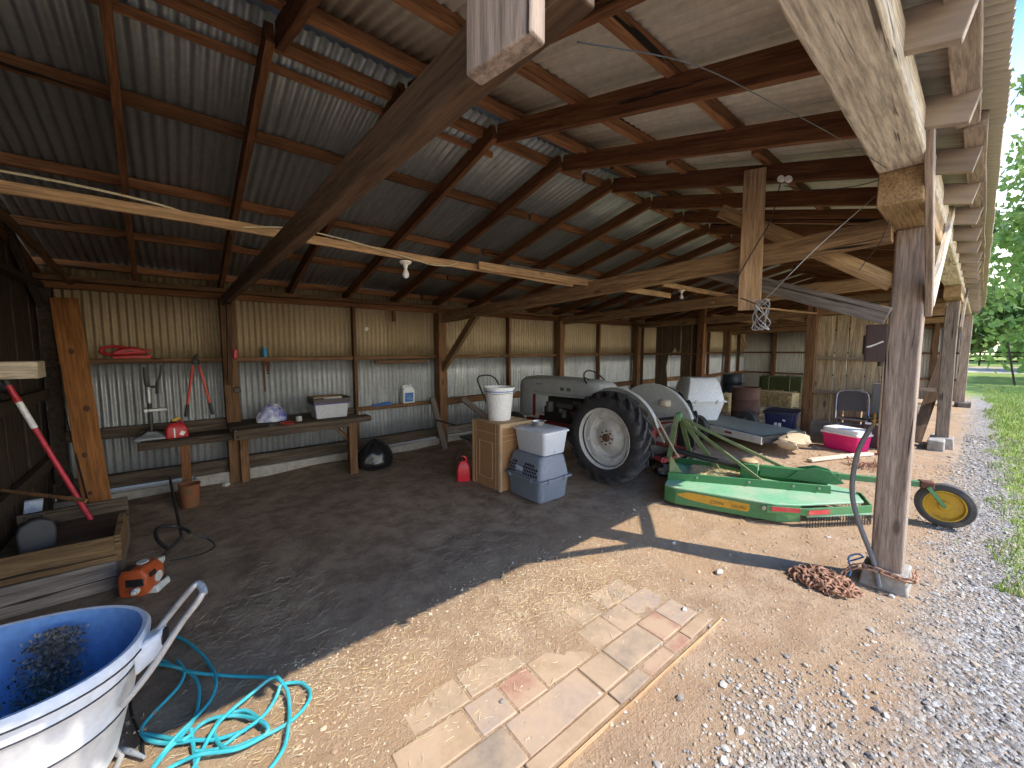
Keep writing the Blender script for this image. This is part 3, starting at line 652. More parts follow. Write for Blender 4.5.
# debris in the tub: one heap of twigs and dead leaves against the far wall
m=MB(); rr=random.Random(4); cx=L_(76,640,z=.42).x
def lin(x,z):   # inner wall of the liner at height z
    k=.14+(z-.165)*.24; a_=.285+(z-.165)*.23; return k*max(.05,1-(abs(x)/a_)**2.35)**(1/2.35)
LFM=[paint('leaf_litter_%d'%q,c,.9,da=.3,bump=0) for q,c in enumerate(((.05,.042,.036),(.13,.11,.09),(.26,.23,.19)))]
for k in range(3600):
    h=rr.random()**.8; x=cx+rr.gauss(0,.052)*(1-.25*h)+.05*(h-.5); z=.172+h*.40
    y=lin(x,z)-.004-abs(rr.gauss(0,.010))*(1.6-h)
    a=V(rr.gauss(0,1),rr.gauss(0,1),rr.gauss(0,1)).normalized(); b=a.orthogonal().normalized(); L=rr.uniform(.003,.011); w_=L*rr.uniform(.15,.6); p=V(x,y,z); m.mi=rr.randrange(3)
    m._add([p-a*L,p+b*w_,p+a*L,p-b*w_+V(0,0,.002)],[(0,1,2,3)])
for k in range(2200):
    x=cx+rr.gauss(0,.10); y=.13-abs(rr.gauss(0,.07)); z=.158+rr.random()*.02; a=V(rr.gauss(0,1),rr.gauss(0,1),rr.gauss(0,.4)).normalized(); b=a.orthogonal().normalized(); L=rr.uniform(.003,.011); w_=L*rr.uniform(.15,.6); p=V(x,y,z); m.mi=rr.randrange(3)
    m._add([p-a*L,p+b*w_,p+a*L,p-b*w_+V(0,0,.002)],[(0,1,2,3)])
o=m.build('dead_leaves',LFM,flat=True); o.matrix_basis=ct.matrix_basis.copy()
tag(o,'heap of dark dead leaves and twigs inside the white tub','leaf litter',kind='stuff')
# --- teal hose
def hz(x,y): return (120+x/4.086,580+y/4.086)
HOSE=paint('teal_hose',(.035,.36,.42),.42,da=.35,dirt=(.28,.48,.47),scale=12,bump=0)
strands_=[
 [(95,212,1),(150,220,1),(240,235,1),(320,290,1),(375,360,1),(392,420,2),(370,490,1),(300,570,2),(230,640,3),(170,715,1),(110,800,1)],
 [(80,330,1),(110,340,1),(200,350,2),(280,375,1),(320,430,1),(318,520,1),(290,590,1),(240,650,2),(190,700,1),(120,790,1)],
 [(100,300,1),(150,318,1),(240,362,1),(320,380,2),(450,392,1),(560,396,1),(610,398,2),(650,408,4),(682,450,3),(692,520,1),(688,600,2),(668,690,1),(600,790,1)],
 [(665,425,5),(640,396,6),(600,412,5),(530,470,3),(440,545,4),(390,600,5),(350,670,2),(290,790,1)],
 [(660,425,2),(700,420,1),(745,422,1),(776,455,1),(765,505,1),(700,575,1),(600,632,1),(480,690,2),(330,712,3),(240,748,1),(150,800,1)],
 [(655,430,5),(632,490,2),(580,560,3),(490,625,1),(400,690,1),(310,700,2)],
 [(235,330,1),(262,375,1),(235,440,1),(130,550,1),(86,612,1),(108,650,1),(200,668,1),(300,655,2),(400,650,1),(520,610,1)],
 [(100,630,1),(170,640,1),(260,652,3),(330,590,1),(400,560,2),(500,556,1),(590,585,3),(600,625,2),(540,655,1),(440,690,2),(392,650,1),(388,600,1),(430,555,1),(520,535,1),(600,600,1)],
 [(290,610,3),(300,680,1),(310,768,1),(320,800,1)],
]
m=MB()
for st in strands_: m.tube(sm([at(*hz(x,y),z=.004+.0085*k) for x,y,k in st],5),.0082,8)
tag(m.build('garden_hose',HOSE),'tangled teal garden hose lying partly in the sun beside the white cart','hose')
m=MB(); m.tube([at(*hz(-10,686),z=.02),at(*hz(40,700),z=.02),at(*hz(100,725),z=.018)],[.008,.011,.006],10); tag(m.build('hose_nozzle',GREY),'small grey hose nozzle on the dirt by the foot of the cart','nozzle')
m=MB(); m.tube(sm([at(*hz(x,y),z=.012) for x,y in ((40,480),(50,560),(85,640),(95,720))],5),.006,6); tag(m.build('black_hose',BLACK),'thin black hose loop in the shade beside the white cart','hose')
# --- low plank box and tray by the left wall
t=thing('wooden_tray_box','low wooden tray box on a plank base against the left wall','box',(-.70,4.2,0))
m=MB(); m.box((0,-.36,.10),(.60,.03,.2)); m.box((.29,.12,.10),(.03,.95,.2)); m.box((-.29,.12,.10),(.03,.95,.2)); m.build('plank_base',GREYW,t,bevel=.004)
R=Euler((math.radians(-8),0,0)).to_matrix()
o=lumber('front_board',(-.34,-.375,.305),(.315,-.375,.295),.03,.17,CRATEW,up=(0,.15,1),parent=t)
m=MB(); m.prism([(-.40,.205),(.05,.205),(.10,.36),(-.02,.43),(-.385,.385)],.30,.335,Matrix(((0,0,1,0),(1,0,0,0),(0,1,0,0),(0,0,0,1)))); m.build('end_board',CRATEW,t,bevel=.003)
m=MB(); m.box((0,.1,.275),(.6,.90,.02)); m.build('tray_floor',BENCH,t); m=MB(); m.box((0,.55,.30),(.62,.025,.18)); m.build('back_board',BENCH,t)
t=thing('tool_case','dark grey tool case standing in the wooden tray box','case',at(38,549,z=.287),.25)
m=MB(); m.prism([(-.085,0),(.085,0),(.092,.14),(.072,.19),(.025,.22),(-.025,.22),(-.072,.19),(-.092,.14)],-.05,.05,Matrix(((1,0,0,0),(0,0,-1,0),(0,1,0,0),(0,0,0,1)))); m.build('case_shell',paint('case_grey',(.045,.048,.055),.45,da=.3),t,bevel=.012)
m=MB(); m.tube(sm([(-.04,0,.21),(-.034,0,.245),(.034,0,.245),(.04,0,.21)],4),.009,8); m.build('case_handle',BLACK,t)
# red pruner pole
t=thing('pruning_pole','red telescopic pruning pole with a white label leaning in the left corner','pole')
a=at(4,378,x=-.97); b=at(93,523,z=.25); d=(b-a)
m=MB(); m.tube([a,b],.017,12); m.build('pole_shaft',paint('red_shaft',(.55,.03,.06),.35,da=.1),t)
m=MB(); m.tube([a+d*.15,a+d*.32],.019,12); m.build('white_label',WHITE,t)
m=MB(); m.tube([a-d*.03,a+d*.045],.026,12); m.tube(sm([a,a+V(.02,.02,-.08),a+V(.0,.05,-.12)],4),.02,8); m.ball(a+V(-.02,.03,-.05),(.05,.05,.06),10,6); m.build('saw_head',BLACK,t)
m=MB(); m.tube([a+d*.12,a+d*.15],.022,12); m.build('collar',REDP,t)
m=MB(); a=at(0,490,z=.62); b=at(86,500.5,z=.56); d=(b-a); m.tube([a-d*.4,a,b-d*.06,b],[.011,.012,.015,.014],10); tag(m.build('wooden_pole',STUD),'brown wooden tool handle lying across the tray by the left wall','pole')
a,b=at(58,385,y=6.0),at(92,518,z=.08)
for k,(q,lab) in enumerate(((V(0,0,0),'thin black rod leaning beside the stained orange plank'),(V(-.08,-.05,-.25),'thin dark rod leaning left of the other one by the orange plank'))):
    m=MB(); m.tube([a+q,a.lerp(b,.5)+q*.6,b+q*.1],[.004,.006,.009],6); o=m.build('thin_rod',BLACK if k==0 else DSTEEL); tag(o,lab,'rod')
m=MB(); m.ball((-.68,4.98,.10),(.10,.09,.14),12,8,jit=.5); tag(m.build('black_sack',BLACK),'crumpled black plastic sack behind the tray box in the left corner','sack')
t_=at(33,508,z=.36); m=MB(); m.box(t_,(.10,.03,.14),rot=(.2,.1,.3)); tag(m.build('paper_packet',paint('packet_blue_white',(.55,.65,.8),.5,da=.7,dirt=(.08,.2,.5),scale=14)),'blue and white packet standing at the back of the tray by the left wall','packet')
tag(lumber('timber_stub',(-1.05,4.64,1.525),(-.785,4.64,1.525),.22,.125,HEAD,bevel=.006),'short cut timber stub sticking out of the left wall above the red pole','timber')
lp=tag(lumber('leaning_plank',(-.655,5.50,.0),(-.835,6.10,2.20),.20,.035,ORNG,up=(.1,-1,.3),warp=.003),'wide stained orange plank leaning on the back wall in the left corner','plank')
KN=paint('dark_knot',(.075,.028,.012),.7,da=.3)
for q,(u,v,r) in enumerate(((1.72,.01,.022),(1.12,-.03,.024),(.66,.035,.02),(.28,.04,.016))):
    m=MB(); m.lathe([(r,0.0),(r*.9,.0008),(.001,.0008)],18,Matrix.Translation((u,v,.0176 if True else 0))@Matrix.Diagonal((1.35,1,1,1))); m.build('knot',KN,lp)
# --- string trimmer
e=at(145,590,z=.0)
t=thing('string_trimmer','orange string trimmer lying on the dirt in front of the tray box','trimmer',(e.x,e.y,0),math.radians(62))
OR=paint('trimmer_orange',(.46,.085,.02),.45,da=.6,dirt=(.12,.06,.03),scale=14)
TW=paint('trimmer_pale',(.62,.62,.55),.45,da=.25)
m=MB(); m.loft([[V(x,y*sy,.02+z*sz) for y,z in ((-.09,.02),(-.07,0),(.07,0),(.09,.02),(.09,.15),(.06,.185),(-.05,.185),(-.09,.14))] for x,sy,sz in ((-.12,.80,.80),(-.105,.95,.97),(.045,1,1),(.075,.88,.9))]); m.build('engine_cover',OR,t,bevel=.018,seg=3)
m=MB(); m.cyl((-.01,-.090,.10),(-.01,-.098,.10),.036,n=20); m.build('round_badge',TW,t)
m=MB(); m.cyl((.0,0,.204),(.0,0,.210),.034,n=20); m.build('filler_cap',TW,t)
m=MB(); m.box((-.075,.035,.206),(.07,.05,.006)); m.build('top_vent',BLACK,t)
m=MB(); m.box((-.112,-.02,.12),(.03,.10,.05)); m.build('exhaust_guard',BLACK,t,bevel=.004)
for z in (.05,.15): m=MB(); m.box((-.06 if z>.1 else .04,-.092,z),(.055,.008,.03)); m.build('cooling_slot',BLACK,t)
m=MB(); m.loft([[V(x,y,z) for y,z in ((-.115,.0),(-.02,.0),(-.02,.045),(-.105,.05))] for x in (-.06,.085)]); m.build('fuel_tank',TW,t,bevel=.012,seg=3)
m=MB(); m.loft([[V(x,y*q,.125+z*q) for y,z in ((-.055,-.055),(.055,-.055),(.055,.055),(-.055,.055))] for x,q in ((.07,1),(.11,.9),(.16,.5),(.21,.32))]); m.build('clutch_housing',TW,t,bevel=.010)
m=MB(); m.cyl((-.12,-.03,.07),(-.15,-.03,.07),.022); m.cyl((-.15,-.03,.07),(-.165,-.03,.07),.014); m.build('starter_grip',TW,t,bevel=.005)
IM=t.matrix_basis.inverted()
m=MB(); m.tube([(.16,0,.13),(.45,.0,.17),IM@V(-.12,5.55,.30)],.0125,10); m.build('shaft',DSTEEL,t)
m=MB(); m.tube(sm([(.28,0,.15),(.33,.10,.22),(.45,.16,.26),(.56,.10,.22),(.54,0,.18),(.50,-.03,.17)],6),.013,8); m.build('loop_handle',BLACK,t)
m=MB(); m.tube(sm([(.2,-.05,.1),(.36,-.16,.05),(.5,-.2,.04),(.6,-.12,.06),(.55,-.02,.15)],6),.006,6); m.build('throttle_cable',BLACK,t)
# --- bench one and bench two
t=thing('workbench','dark oily workbench top below the hanging loppers','workbench',(0,0,0))
m=MB(); m.box((.06,5.92,.655),(.80,.36,.05)); m.build('bench_top',BENCH,t,bevel=.006)
lumber('front_rail',(-.36,5.755,.635),(.46,5.745,.635),.035,.085,BENCH,parent=t); lumber('leg',(.02,5.78,-.02),(.02,5.78,.63),.085,.09,RAFT,up=(0,1,0),parent=t); 
lumber('back_rail',(-.36,6.09,.70),(.46,6.09,.70),.03,.09,BENCH,parent=t)
t=thing('workbench','long worn workbench with round nosed end, standing left of the black garbage bag','workbench',(0,0,0))
lumber('front_plank',(.46,5.50,.72),(2.02,5.46,.735),.20,.075,BENCH,parent=t,bevel=.02,warp=.012); lumber('rear_plank',(.44,5.72,.725),(1.9,5.70,.73),.22,.07,BENCH,parent=t,bevel=.012,warp=.01); lumber('rear_plank',(.44,5.94,.725),(1.86,5.93,.725),.22,.07,BENCH,parent=t,bevel=.012)
lumber('front_apron',(.47,5.415,.685),(1.85,5.385,.69),.03,.09,BENCH,parent=t); lumber('end_board',(.47,5.40,.70),(.47,6.05,.70),.03,.12,BENCH,parent=t)
lumber('leg',(1.76,5.42,-.03),(1.76,5.42,.69),.10,.10,STUD,up=(0,1,0),parent=t); lumber('leg',(.60,6.0,-.03),(.60,6.0,.69),.09,.09,STUD,up=(0,1,0),parent=t)
lumber('corner_brace',(1.74,5.5,.45),(1.55,5.5,.68),.04,.05,STUD,parent=t)
# things on the first bench and wall
gc=at(177,437,y=5.86)
def gascan(p,rz,lab,w=.20,d=.13,h=.17,col=REDP,cap=True):
    t=thing('fuel_can',lab,'fuel can',p,rz)
    m=MB(); m.loft([[V(sx*w/2*s,sy*d/2*s2,z) for sx,sy in ((-1,-.7),(-.85,-1),(.85,-1),(1,-.7),(1,.7),(.85,1),(-.85,1),(-1,.7))] for z,s,s2 in ((0,.96,.94),(.02,1,1),(h*.6,1,1),(h*.82,.82,.86),(h,.42,.5))]); m.build('can_body',col,t,bevel=.008,seg=3,ang=50)
    m=MB(); m.tube(sm([(-w*.22,0,h*.86),(-w*.12,0,h*1.16),(w*.16,0,h*1.14),(w*.30,0,h*.82)],5),.011,8); m.build('can_handle',col,t)
    m=MB(); m.cyl((-w*.12,-.01,h*.96),(-w*.15,-.02,h*1.16),.022); m.build('cap',BLACK,t)
    m=MB(); m.tube([(-w*.15,-.02,h*1.14),(w*.1,-.03,h*1.3),(w*.2,-.03,h*1.26)],[.018,.016,.008],10); m.build('spout',paint('yellow_spout',(.65,.45,.03),.4,da=.1),t)
    m=MB(); m.box((w*-.12,-d/2-.001,h*.36),(.012,.004,h*.62)); m.box((w*.22,-d/2-.001,h*.3),(.04,.004,h*.28),rot=(0,.5,0)); m.build('can_label',WHITE,t); return t
gascan((gc.x,5.84,.682),.1,'small red fuel can with yellow spout on the oily bench')
t=thing('metal_stand','rusty grey bench stand with clamps at the left end of the oily bench','stand',(-.25,5.93,.682))
m=MB(); m.loft([[V(x*s,y*s,z) for x,y in ((-.14,-.12),(.14,-.12),(.14,.12),(-.14,.12))] for z,s in ((0,1),(.02,1),(.05,.55),(.08,.25))]); m.build('base',GREY,t,bevel=.006)
m=MB(); m.cyl((0,0,.06),(0,0,.42),.020); m.build('column',DSTEEL,t); m=MB(); m.cyl((0,0,.40),(0,0,.58),.028); m.build('sleeve',STEEL,t)
m=MB(); m.box((.05,0,.32),(.19,.05,.035)); m.cyl((-.03,-.01,.32),(-.03,-.06,.32),.025); m.build('lower_clamp',STEEL,t,bevel=.006)
m=MB(); m.tube(sm([(-.01,0,.58),(-.02,0,.66),(-.02,0,.80)],4),.013,8); m.tube(sm([(.07,0,.5),(.08,0,.62),(.11,0,.72),(.12,0,.82)],4),[.016]*5+[.010]*8,8); m.cyl((0,-.01,.58),(.08,-.01,.58),.014); m.build('upper_arm',DSTEEL,t)
t=thing('electric_chainsaw','red electric chainsaw body lying on the upper wall rail','chainsaw',(-.42,6.215,1.573))
m=MB(); m.loft([[V(x,y*.045,zc+z*hh) for y,z in ((-1,-.6),(-.6,-1),(.6,-1),(1,-.6),(1,.6),(.6,1),(-.6,1),(-1,.6))] for x,hh,zc in ((-.10,.022,.055),(-.05,.040,.075),(.04,.048,.085),(.10,.040,.085),(.15,.026,.075),(.17,.012,.07))]); m.build('motor_body',REDP,t,bevel=.006)
m=MB(); m.tube(sm([(-.05,0,.05),(-.13,0,.05),(-.185,0,.062),(-.195,0,.095),(-.15,0,.128),(-.06,0,.135),(.0,0,.125)],6),.014,8); m.build('rear_handle',REDP,t)
m=MB(); m.loft([[V(x,y,z) for y,z in ((-.04,0),(.03,0),(.03,h),(-.04,h))] for x,h in ((-.11,.028),(.08,.034),(.17,.03),(.21,.05))]); m.build('base_guard',REDP,t,bevel=.006)
m=MB(); m.box((.03,-.046,.085),(.07,.006,.012),rot=(0,.2,0)); m.build('side_slot',BLACK,t); m=MB(); m.box((.17,.0,.085),(.10,.02,.022),rot=(0,-.15,0)); m.build('bar_cover',REDP,t,bevel=.004)
lt=thing('lopping_shears','red handled loppers with black grips hanging from the upper wall rail','loppers',(.185,6.135,1.53))
m=MB(); m.tube(sm([(-.03,0,-.04),(-.025,0,.02),(.0,0,.07),(.02,0,.09)],4),[.012]*8+[.01,.009,.008,.007,.005],8); m.tube(sm([(.03,0,-.04),(.025,0,.01),(-.01,0,.05)],4),.011,8); m.cyl((0,-.015,.0),(0,.015,.0),.018); m.build('blades',DSTEEL,lt)
for s in (-1,1):
    q=V(s*.03,0,-.05); e_=V(s*.13-.0,-.01,-.66)
    m=MB(); m.tube([q,q.lerp(e_,.78)],.014,10); h_=m.build('handle',paint('lopper_red',(.60,.06,.035),.4,da=.12),lt)
    m=MB(); m.tube([q.lerp(e_,.76),e_],[.017,.019],10); m.build('grip',BLACK,h_)
# rusty bucket at the bench leg
b_=at(189,522,z=0); t=thing('rusty_bucket','rusty orange and green bucket beside the leg of the oily bench','bucket',(.035,5.42,-.01))
m=MB(); m.lathe([(.07,0),(.078,.0),(.095,.24),(.10,.245),(.093,.24),(.072,.01),(.001,.012)],24); m.build('bucket_body',paint('orange_green_rust',(.22,.075,.03),.8,da=.9,dirt=(.09,.10,.04),scale=5,bump=.3),t)
m=MB(); m.tube(sm([(-.095,0,.235),(-.07,-.05,.29),(0,-.07,.31),(.07,-.05,.29),(.095,0,.235)],5),.003,5); m.build('bail_handle',DSTEEL,t)
# things on the long bench
zb=.768
p=at(272,421,z=zb); m=MB(); n_=22; R_=[]
for k,(s,z) in enumerate(((1,0),(1.02,.05),(.8,.13),(.45,.19),(.12,.20))):
    R_.append([p+V(math.cos(2*PI*j/n_)*.17*s*(1+.28*noise.noise(V(j*.9,k,2))),math.sin(2*PI*j/n_)*.10*s*(1+.3*noise.noise(V(j*.8,k,5))),z*(1+.25*noise.noise(V(j*.7,k,9))))for j in range(n_)])
m.loft(R_)
tag(m.build('plastic_bag',paint('bag_white_blue',(.74,.75,.80),.35,da=1,dirt=(.012,.02,.36),scale=7,bump=0,edge=.45),ang=25),'white plastic bag with blue print crumpled on the long bench','bag')
p=at(288,424,z=zb); m=MB(); m.lathe([(.001,0),(.06,0),(.085,.022),(.088,.022),(.064,-.0),(.001,.004)],24,Matrix.Translation(p)); tag(m.build('red_dish',paint('dish_red',(.45,.06,.045),.4,da=.2)),'flat red dish on the long bench beside the plastic bag','dish')
p=at(299,421,z=zb); t=thing('glass_jar','small pale jar on the long bench between the red dish and the storage bin','jar',p)
m=MB(); m.lathe([(.001,0),(.035,0),(.038,.05),(.028,.065),(.001,.065)],16); m.build('jar_body',paint('jar_pale',(.45,.45,.42),.25,da=.3),t); m=MB(); m.cyl((0,0,.064),(0,0,.08),.03); m.build('lid',DSTEEL,t)
p=at(271,426,z=zb); m=MB(); m.box(p+V(0,0,.012),(.07,.03,.024),rot=(0,0,.4)); m.cyl(p+V(.02,0,.012),p+V(.12,.03,.012),.008); tag(m.build('pliers',DSTEEL),'small dark tool lying on the bench edge in front of the plastic bag','tool')
t=thing('storage_bin','pale grey storage bin with dark lid tray at the right end of the long bench','bin',(1.545,5.64,zb))
BINM=paint('bin_translucent_grey',(.48,.48,.52),.35,da=.15)
m=MB(); m.loft([[V(x*s,y*s,z) for x,y in ((-.215,-.14),(.215,-.14),(.215,.14),(-.215,.14))] for z,s in ((0,.90),(.19,.99))]); m.build('bin_body',BINM,t,bevel=.012,seg=3)
m=MB(); m.box((0,0,.20),(.46,.31,.03)); m.build('bin_rim',paint('bin_purple',(.05,.04,.16),.4,da=.2),t,bevel=.006)
m=MB()
for a in ((0,-.15,.235,.46,.02,.055),(0,.15,.245,.46,.02,.07),(-.225,0,.24,.02,.31,.065),(.225,0,.24,.02,.31,.065),(0,0,.215,.44,.3,.01)): m.box(a[:3],a[3:])
m.build('lid_tray',paint('tray_dark',(.05,.035,.035),.45,da=.3),t,bevel=.005)
m=MB(); m.box((-.02,.05,.275),(.38,.18,.014),rot=(.05,.02,.1)); m.build('folded_paper',paint('kraft_paper',(.40,.27,.16),.8,da=.2),t); m=MB(); m.box((.03,-.06,.262),(.22,.08,.014),rot=(.1,.0,.1)); m.build('rag',WHITE,t,bevel=.004)
# on the rails
p=at(265,357.5,y=6.205); t=thing('spray_can','small blue spray can standing on the upper wall rail','can',(p.x,6.205,1.573))
m=MB(); m.lathe([(.001,0),(.033,0),(.034,.01),(.034,.10),(.026,.115),(.001,.115)],20); m.build('can_body',paint('can_blue',(.01,.20,.42),.3,da=.3,dirt=(.6,.7,.75),scale=18),t); m=MB(); m.cyl((0,0,.114),(0,0,.142),.022); m.build('cap',GREY,t)
t=thing('hanging_clamp','rusty clamp hanging from the rail below the blue spray can','clamp',(p.x-.03,6.14,1.52))
m=MB(); m.box((0,0,-.20),(.022,.012,.42)); m.build('bar',RUST,t); m=MB(); m.box((.03,0,-.03),(.09,.03,.05)); m.box((.05,0,-.09),(.035,.03,.10)); m.build('jaw',RUST,t,bevel=.006); m=MB(); m.cyl((.05,0,-.13),(.05,0,-.16),.008); m.cyl((.05,0,-.16),(.05,0,-.17),.022); m.build('screw',DSTEEL,t)
p=at(235.5,354,y=6.03); m=MB(); m.box(p,(.05,.035,.12)); tag(m.build('red_tag',REDP,bevel=.01),'small red plastic piece on the first big wall post beside the brace','plastic piece')
p=at(237,390,y=6.03); m=MB(); m.box(p+V(0,0,0),(.07,.04,.07)); tag(m.build('metal_latch',DSTEEL,bevel=.008),'small dark metal latch low on the first big wall post','latch')
zr=.775
p=at(408,403.5,y=6.20); t=thing('plastic_jug','white jug with blue label standing on the lower wall rail','jug',(p.x,6.205,zr))
m=MB(); m.loft([[V(x*s,y*s2,z) for x,y in ((-.105,-.055),(.105,-.055),(.105,.055),(-.105,.055))] for z,s,s2 in ((0,.97,.95),(.015,1,1),(.21,1,1),(.265,.72,.75),(.275,.3,.4))]); m.build('jug_body',WHITE,t,bevel=.012,seg=3)
m=MB(); m.cyl((.05,0,.265),(.05,0,.31),.024); m.build('cap',paint('cap_pale',(.6,.68,.75),.4),t); m=MB(); m.tube(sm([(-.085,0,.235),(-.07,0,.285),(.0,0,.29),(.035,0,.27)],4),.013,8); m.build('jug_handle',WHITE,t)
m=MB(); m.box((0,-.056,.10),(.15,.004,.15)); m.build('label',paint('label_blue',(.03,.16,.45),.4,da=.9,dirt=(.75,.85,.9),scale=11,edge=.5,bump=0),t)
p=at(382,404,y=6.2); m=MB(); m.prism([(-.16,0),(.16,0),(.17,.02),(.14,.055),(.02,.05),(-.06,.03),(-.16,.03)],-.03,.03,Matrix(((1,0,0,p.x),(0,0,-1,6.20),(0,1,0,.768),(0,0,0,1)))); tag(m.build('blue_tool',paint('tool_blue',(.02,.13,.42),.4,da=.2),bevel=.006),'flat blue plastic tool lying on the lower wall rail left of the white jug','tool')
m=MB(); p=at(366.5,329,y=6.27); m.box((p.x,6.268,p.z),(.045,.006,.06),rot=(0,.5,0)); tag(m.build('painted_hole_light',WHITE),'small white patch painted as daylight through a hole high in the tan wall sheet above the bench end','scrap')  # white patch imitates daylight coming through a hole in the sheet
# garbage bag
m=MB(); p=V(2.06,5.42,.0); R_=[]
for k in range(13):
    u=k/12; s=[.55,.86,1,1.05,1.03,1.0,.95,.88,.78,.62,.42,.22,.05][k]; z=.44*u
    R_.append([p+V(math.cos(2*PI*j/40)*.25*s*(1+.16*noise.noise(V(math.cos(2*PI*j/40)*2.2,math.sin(2*PI*j/40)*2.2,u*4))+.07*noise.noise(V(j*.7,u*9,3))),math.sin(2*PI*j/40)*.22*s*(1+.16*noise.noise(V(j*.4,u*4,7))),z*(1+.1*noise.noise(V(j*.5,u*3,1)))) for j in range(40)])
m.loft(R_); gb_=m.build('garbage_bag',BLACK,ang=60); GBM=paint('bin_liner_black',(.012,.012,.014),.22,da=.1,dirt=(.06,.06,.06)); gb_.data.materials[0]=GBM
tag(gb_,'full black garbage bag on the floor at the right leg of the long bench','garbage bag')
# boards leaning near the second post
tag(lumber('leaning_board',(3.40,5.75,-.02),(3.36,6.10,.84),.10,.03,GREYW,up=(0,-1,.3)),'short grey board leaning against the wall just left of the second big post','board')
tag(lumber('leaning_board',(4.25,5.35,.30),(3.78,5.80,.82),.12,.035,GREYW,up=(.3,-1,.4)),'grey board leaning behind the cardboard box by the wall','board')
t=thing('folding_stool','folded metal stool frame behind the cardboard box','stool')
m=MB(); a=at(456,460,z=.0); m.tube([a,at(468,437,z=.42)],.009,8); m.tube([at(474,452,z=.05),at(464,438,z=.42)],.009,8); m.build('stool_legs',STEEL,t); m=MB(); m.box(at(475,437,z=.44),(.34,.3,.03)); m.build('stool_seat',DSTEEL,t,bevel=.01)
m=MB(); m.tube([at(436,420,y=5.9),at(455,425,y=5.6)],.012,8); tag(m.build('black_bar',BLACK),'black bar leaning out from the second big wall post','bar')
# ================================================================== MIDDLE: BOXES, TRACTOR, MOWER DECK
KRAFT=paint('cardboard',(.40,.215,.095),.85,da=.3,dirt=(.30,.18,.09),scale=3,var=.08); KRAFT2=paint('cardboard_edge',(.52,.36,.21),.85,da=.2)
t=thing('cardboard_box','tall brown cardboard box standing left of the tractor','box',(3.07,3.82,0))
m=MB(); m.box((0,0,.40),(.50,.56,.80)); m.build('box_body',KRAFT,t,bevel=.006)
m=MB()
for s in (-1,1): m.box((-.252,s*.262,.40),(.006,.035,.80)); m.box((-.252,s*.20,.40),(.004,.006,.78))
m.box((-.252,0,.68),(.005,.5,.006)); m.box((-.252,0,.56),(.004,.26,.006)); m.box((-.252,-.13,.34),(.004,.006,.45)); m.box((-.252,.13,.34),(.004,.006,.45)); m.box((-.252,0,.12),(.004,.26,.006))
m.box((0,-.282,.66),(.5,.005,.012)); m.box((0,-.282,.60),(.5,.005,.006)); m.box((-.235,-.283,.40),(.03,.006,.8))
m.build('box_seam',KRAFT2,t)
m=MB(); m.box((0,0,.803),(.49,.55,.006)); m.box((.02,-.28,.78),(.48,.012,.05)); m.build('top_flap',KRAFT2,t)
t=thing('trash_bucket','tall white bucket standing on the cardboard box','bucket',(3.04,3.83,.808))
m=MB(); m.lathe([(.001,.0),(.135,0),(.14,.01),(.178,.375),(.19,.38),(.19,.405),(.182,.408),(.175,.39),(.137,.015),(.001,.012)],36); m.build('bucket_body',WHITE,t)
m=MB(); m.lathe([(.176,.352),(.1835,.352),(.1835,.362),(.177,.362)],36,closed=True); m.build('blue_band',paint('band_blue',(.08,.2,.6),.4),t)
m=MB(); m.tube(sm([(-.19,0,.37),(-.17,-.10,.33),(0,-.195,.34),(.17,-.10,.33),(.19,0,.37)],6),.003,5); m.build('bail_handle',STEEL,t)
# pet carrier
KEN=paint('carrier_grey_blue',(.19,.215,.26),.45,da=.25,dirt=(.30,.28,.26),scale=5); KENL=paint('carrier_lower',(.17,.195,.24),.45,da=.25,dirt=(.30,.28,.26))
t=thing('pet_carrier','grey plastic pet carrier on the dirt under the clear tote','pet carrier',(3.12,3.22,0),math.radians(0))
def rr(a,b,z,c=.06,n=5):
    out=[]
    for cx,cy,s in ((a-c,b-c,0),(-a+c,b-c,1),(-a+c,-b+c,2),(a-c,-b+c,3)):
        for k in range(n+1):
            th=PI/2*(s+k/n); out.append(V(cx+c*math.cos(th),cy+c*math.sin(th),z))
    return out
m=MB(); m.loft([rr(.20,.245,.0),rr(.215,.26,.015),rr(.235,.285,.25)]); m.build('lower_shell',KENL,t,bevel=.004)
m=MB(); m.loft([rr(.262,.315,.245,.05),rr(.262,.315,.268,.05)]); m.build('rim_flange',KEN,t,bevel=.005)
m=MB(); m.loft([rr(.235,.285,.265),rr(.228,.278,.33),rr(.20,.255,.47),rr(.18,.235,.505,.05),rr(.12,.18,.512,.04)]); m.build('upper_shell',KEN,t,bevel=.004)
m=MB()
for k in range(12):
    for r in range(4):
        y=-.215+.040*k+(.020 if r%2 else 0); z=.298+.036*r
        if abs(y)>.225 or .0<y<.125: continue
        if r==3 and abs(y)>.17: continue
        m.box((-(.2365-(z-.265)*.135),y,z),(.008,.022,.024),rot=(.6,-.15,0))
m.build('vent_hole',BLACK,t)
m=MB(); m.box((-.229,.065,.335),(.006,.11,.065),rot=(.12,-.15,0)); m.build('sticker',paint('carrier_sticker',(.62,.70,.80),.3,da=.9,dirt=(.10,.2,.42),scale=14),t,bevel=.002)
for y in (-.15,.2): m=MB(); m.box((-.265,y,.255),(.016,.05,.05)); m.build('latch',KENL,t,bevel=.004)
for x in (-.12,.12): m=MB(); m.box((x,-.318,.255),(.05,.016,.05)); m.build('latch',KENL,t,bevel=.004)
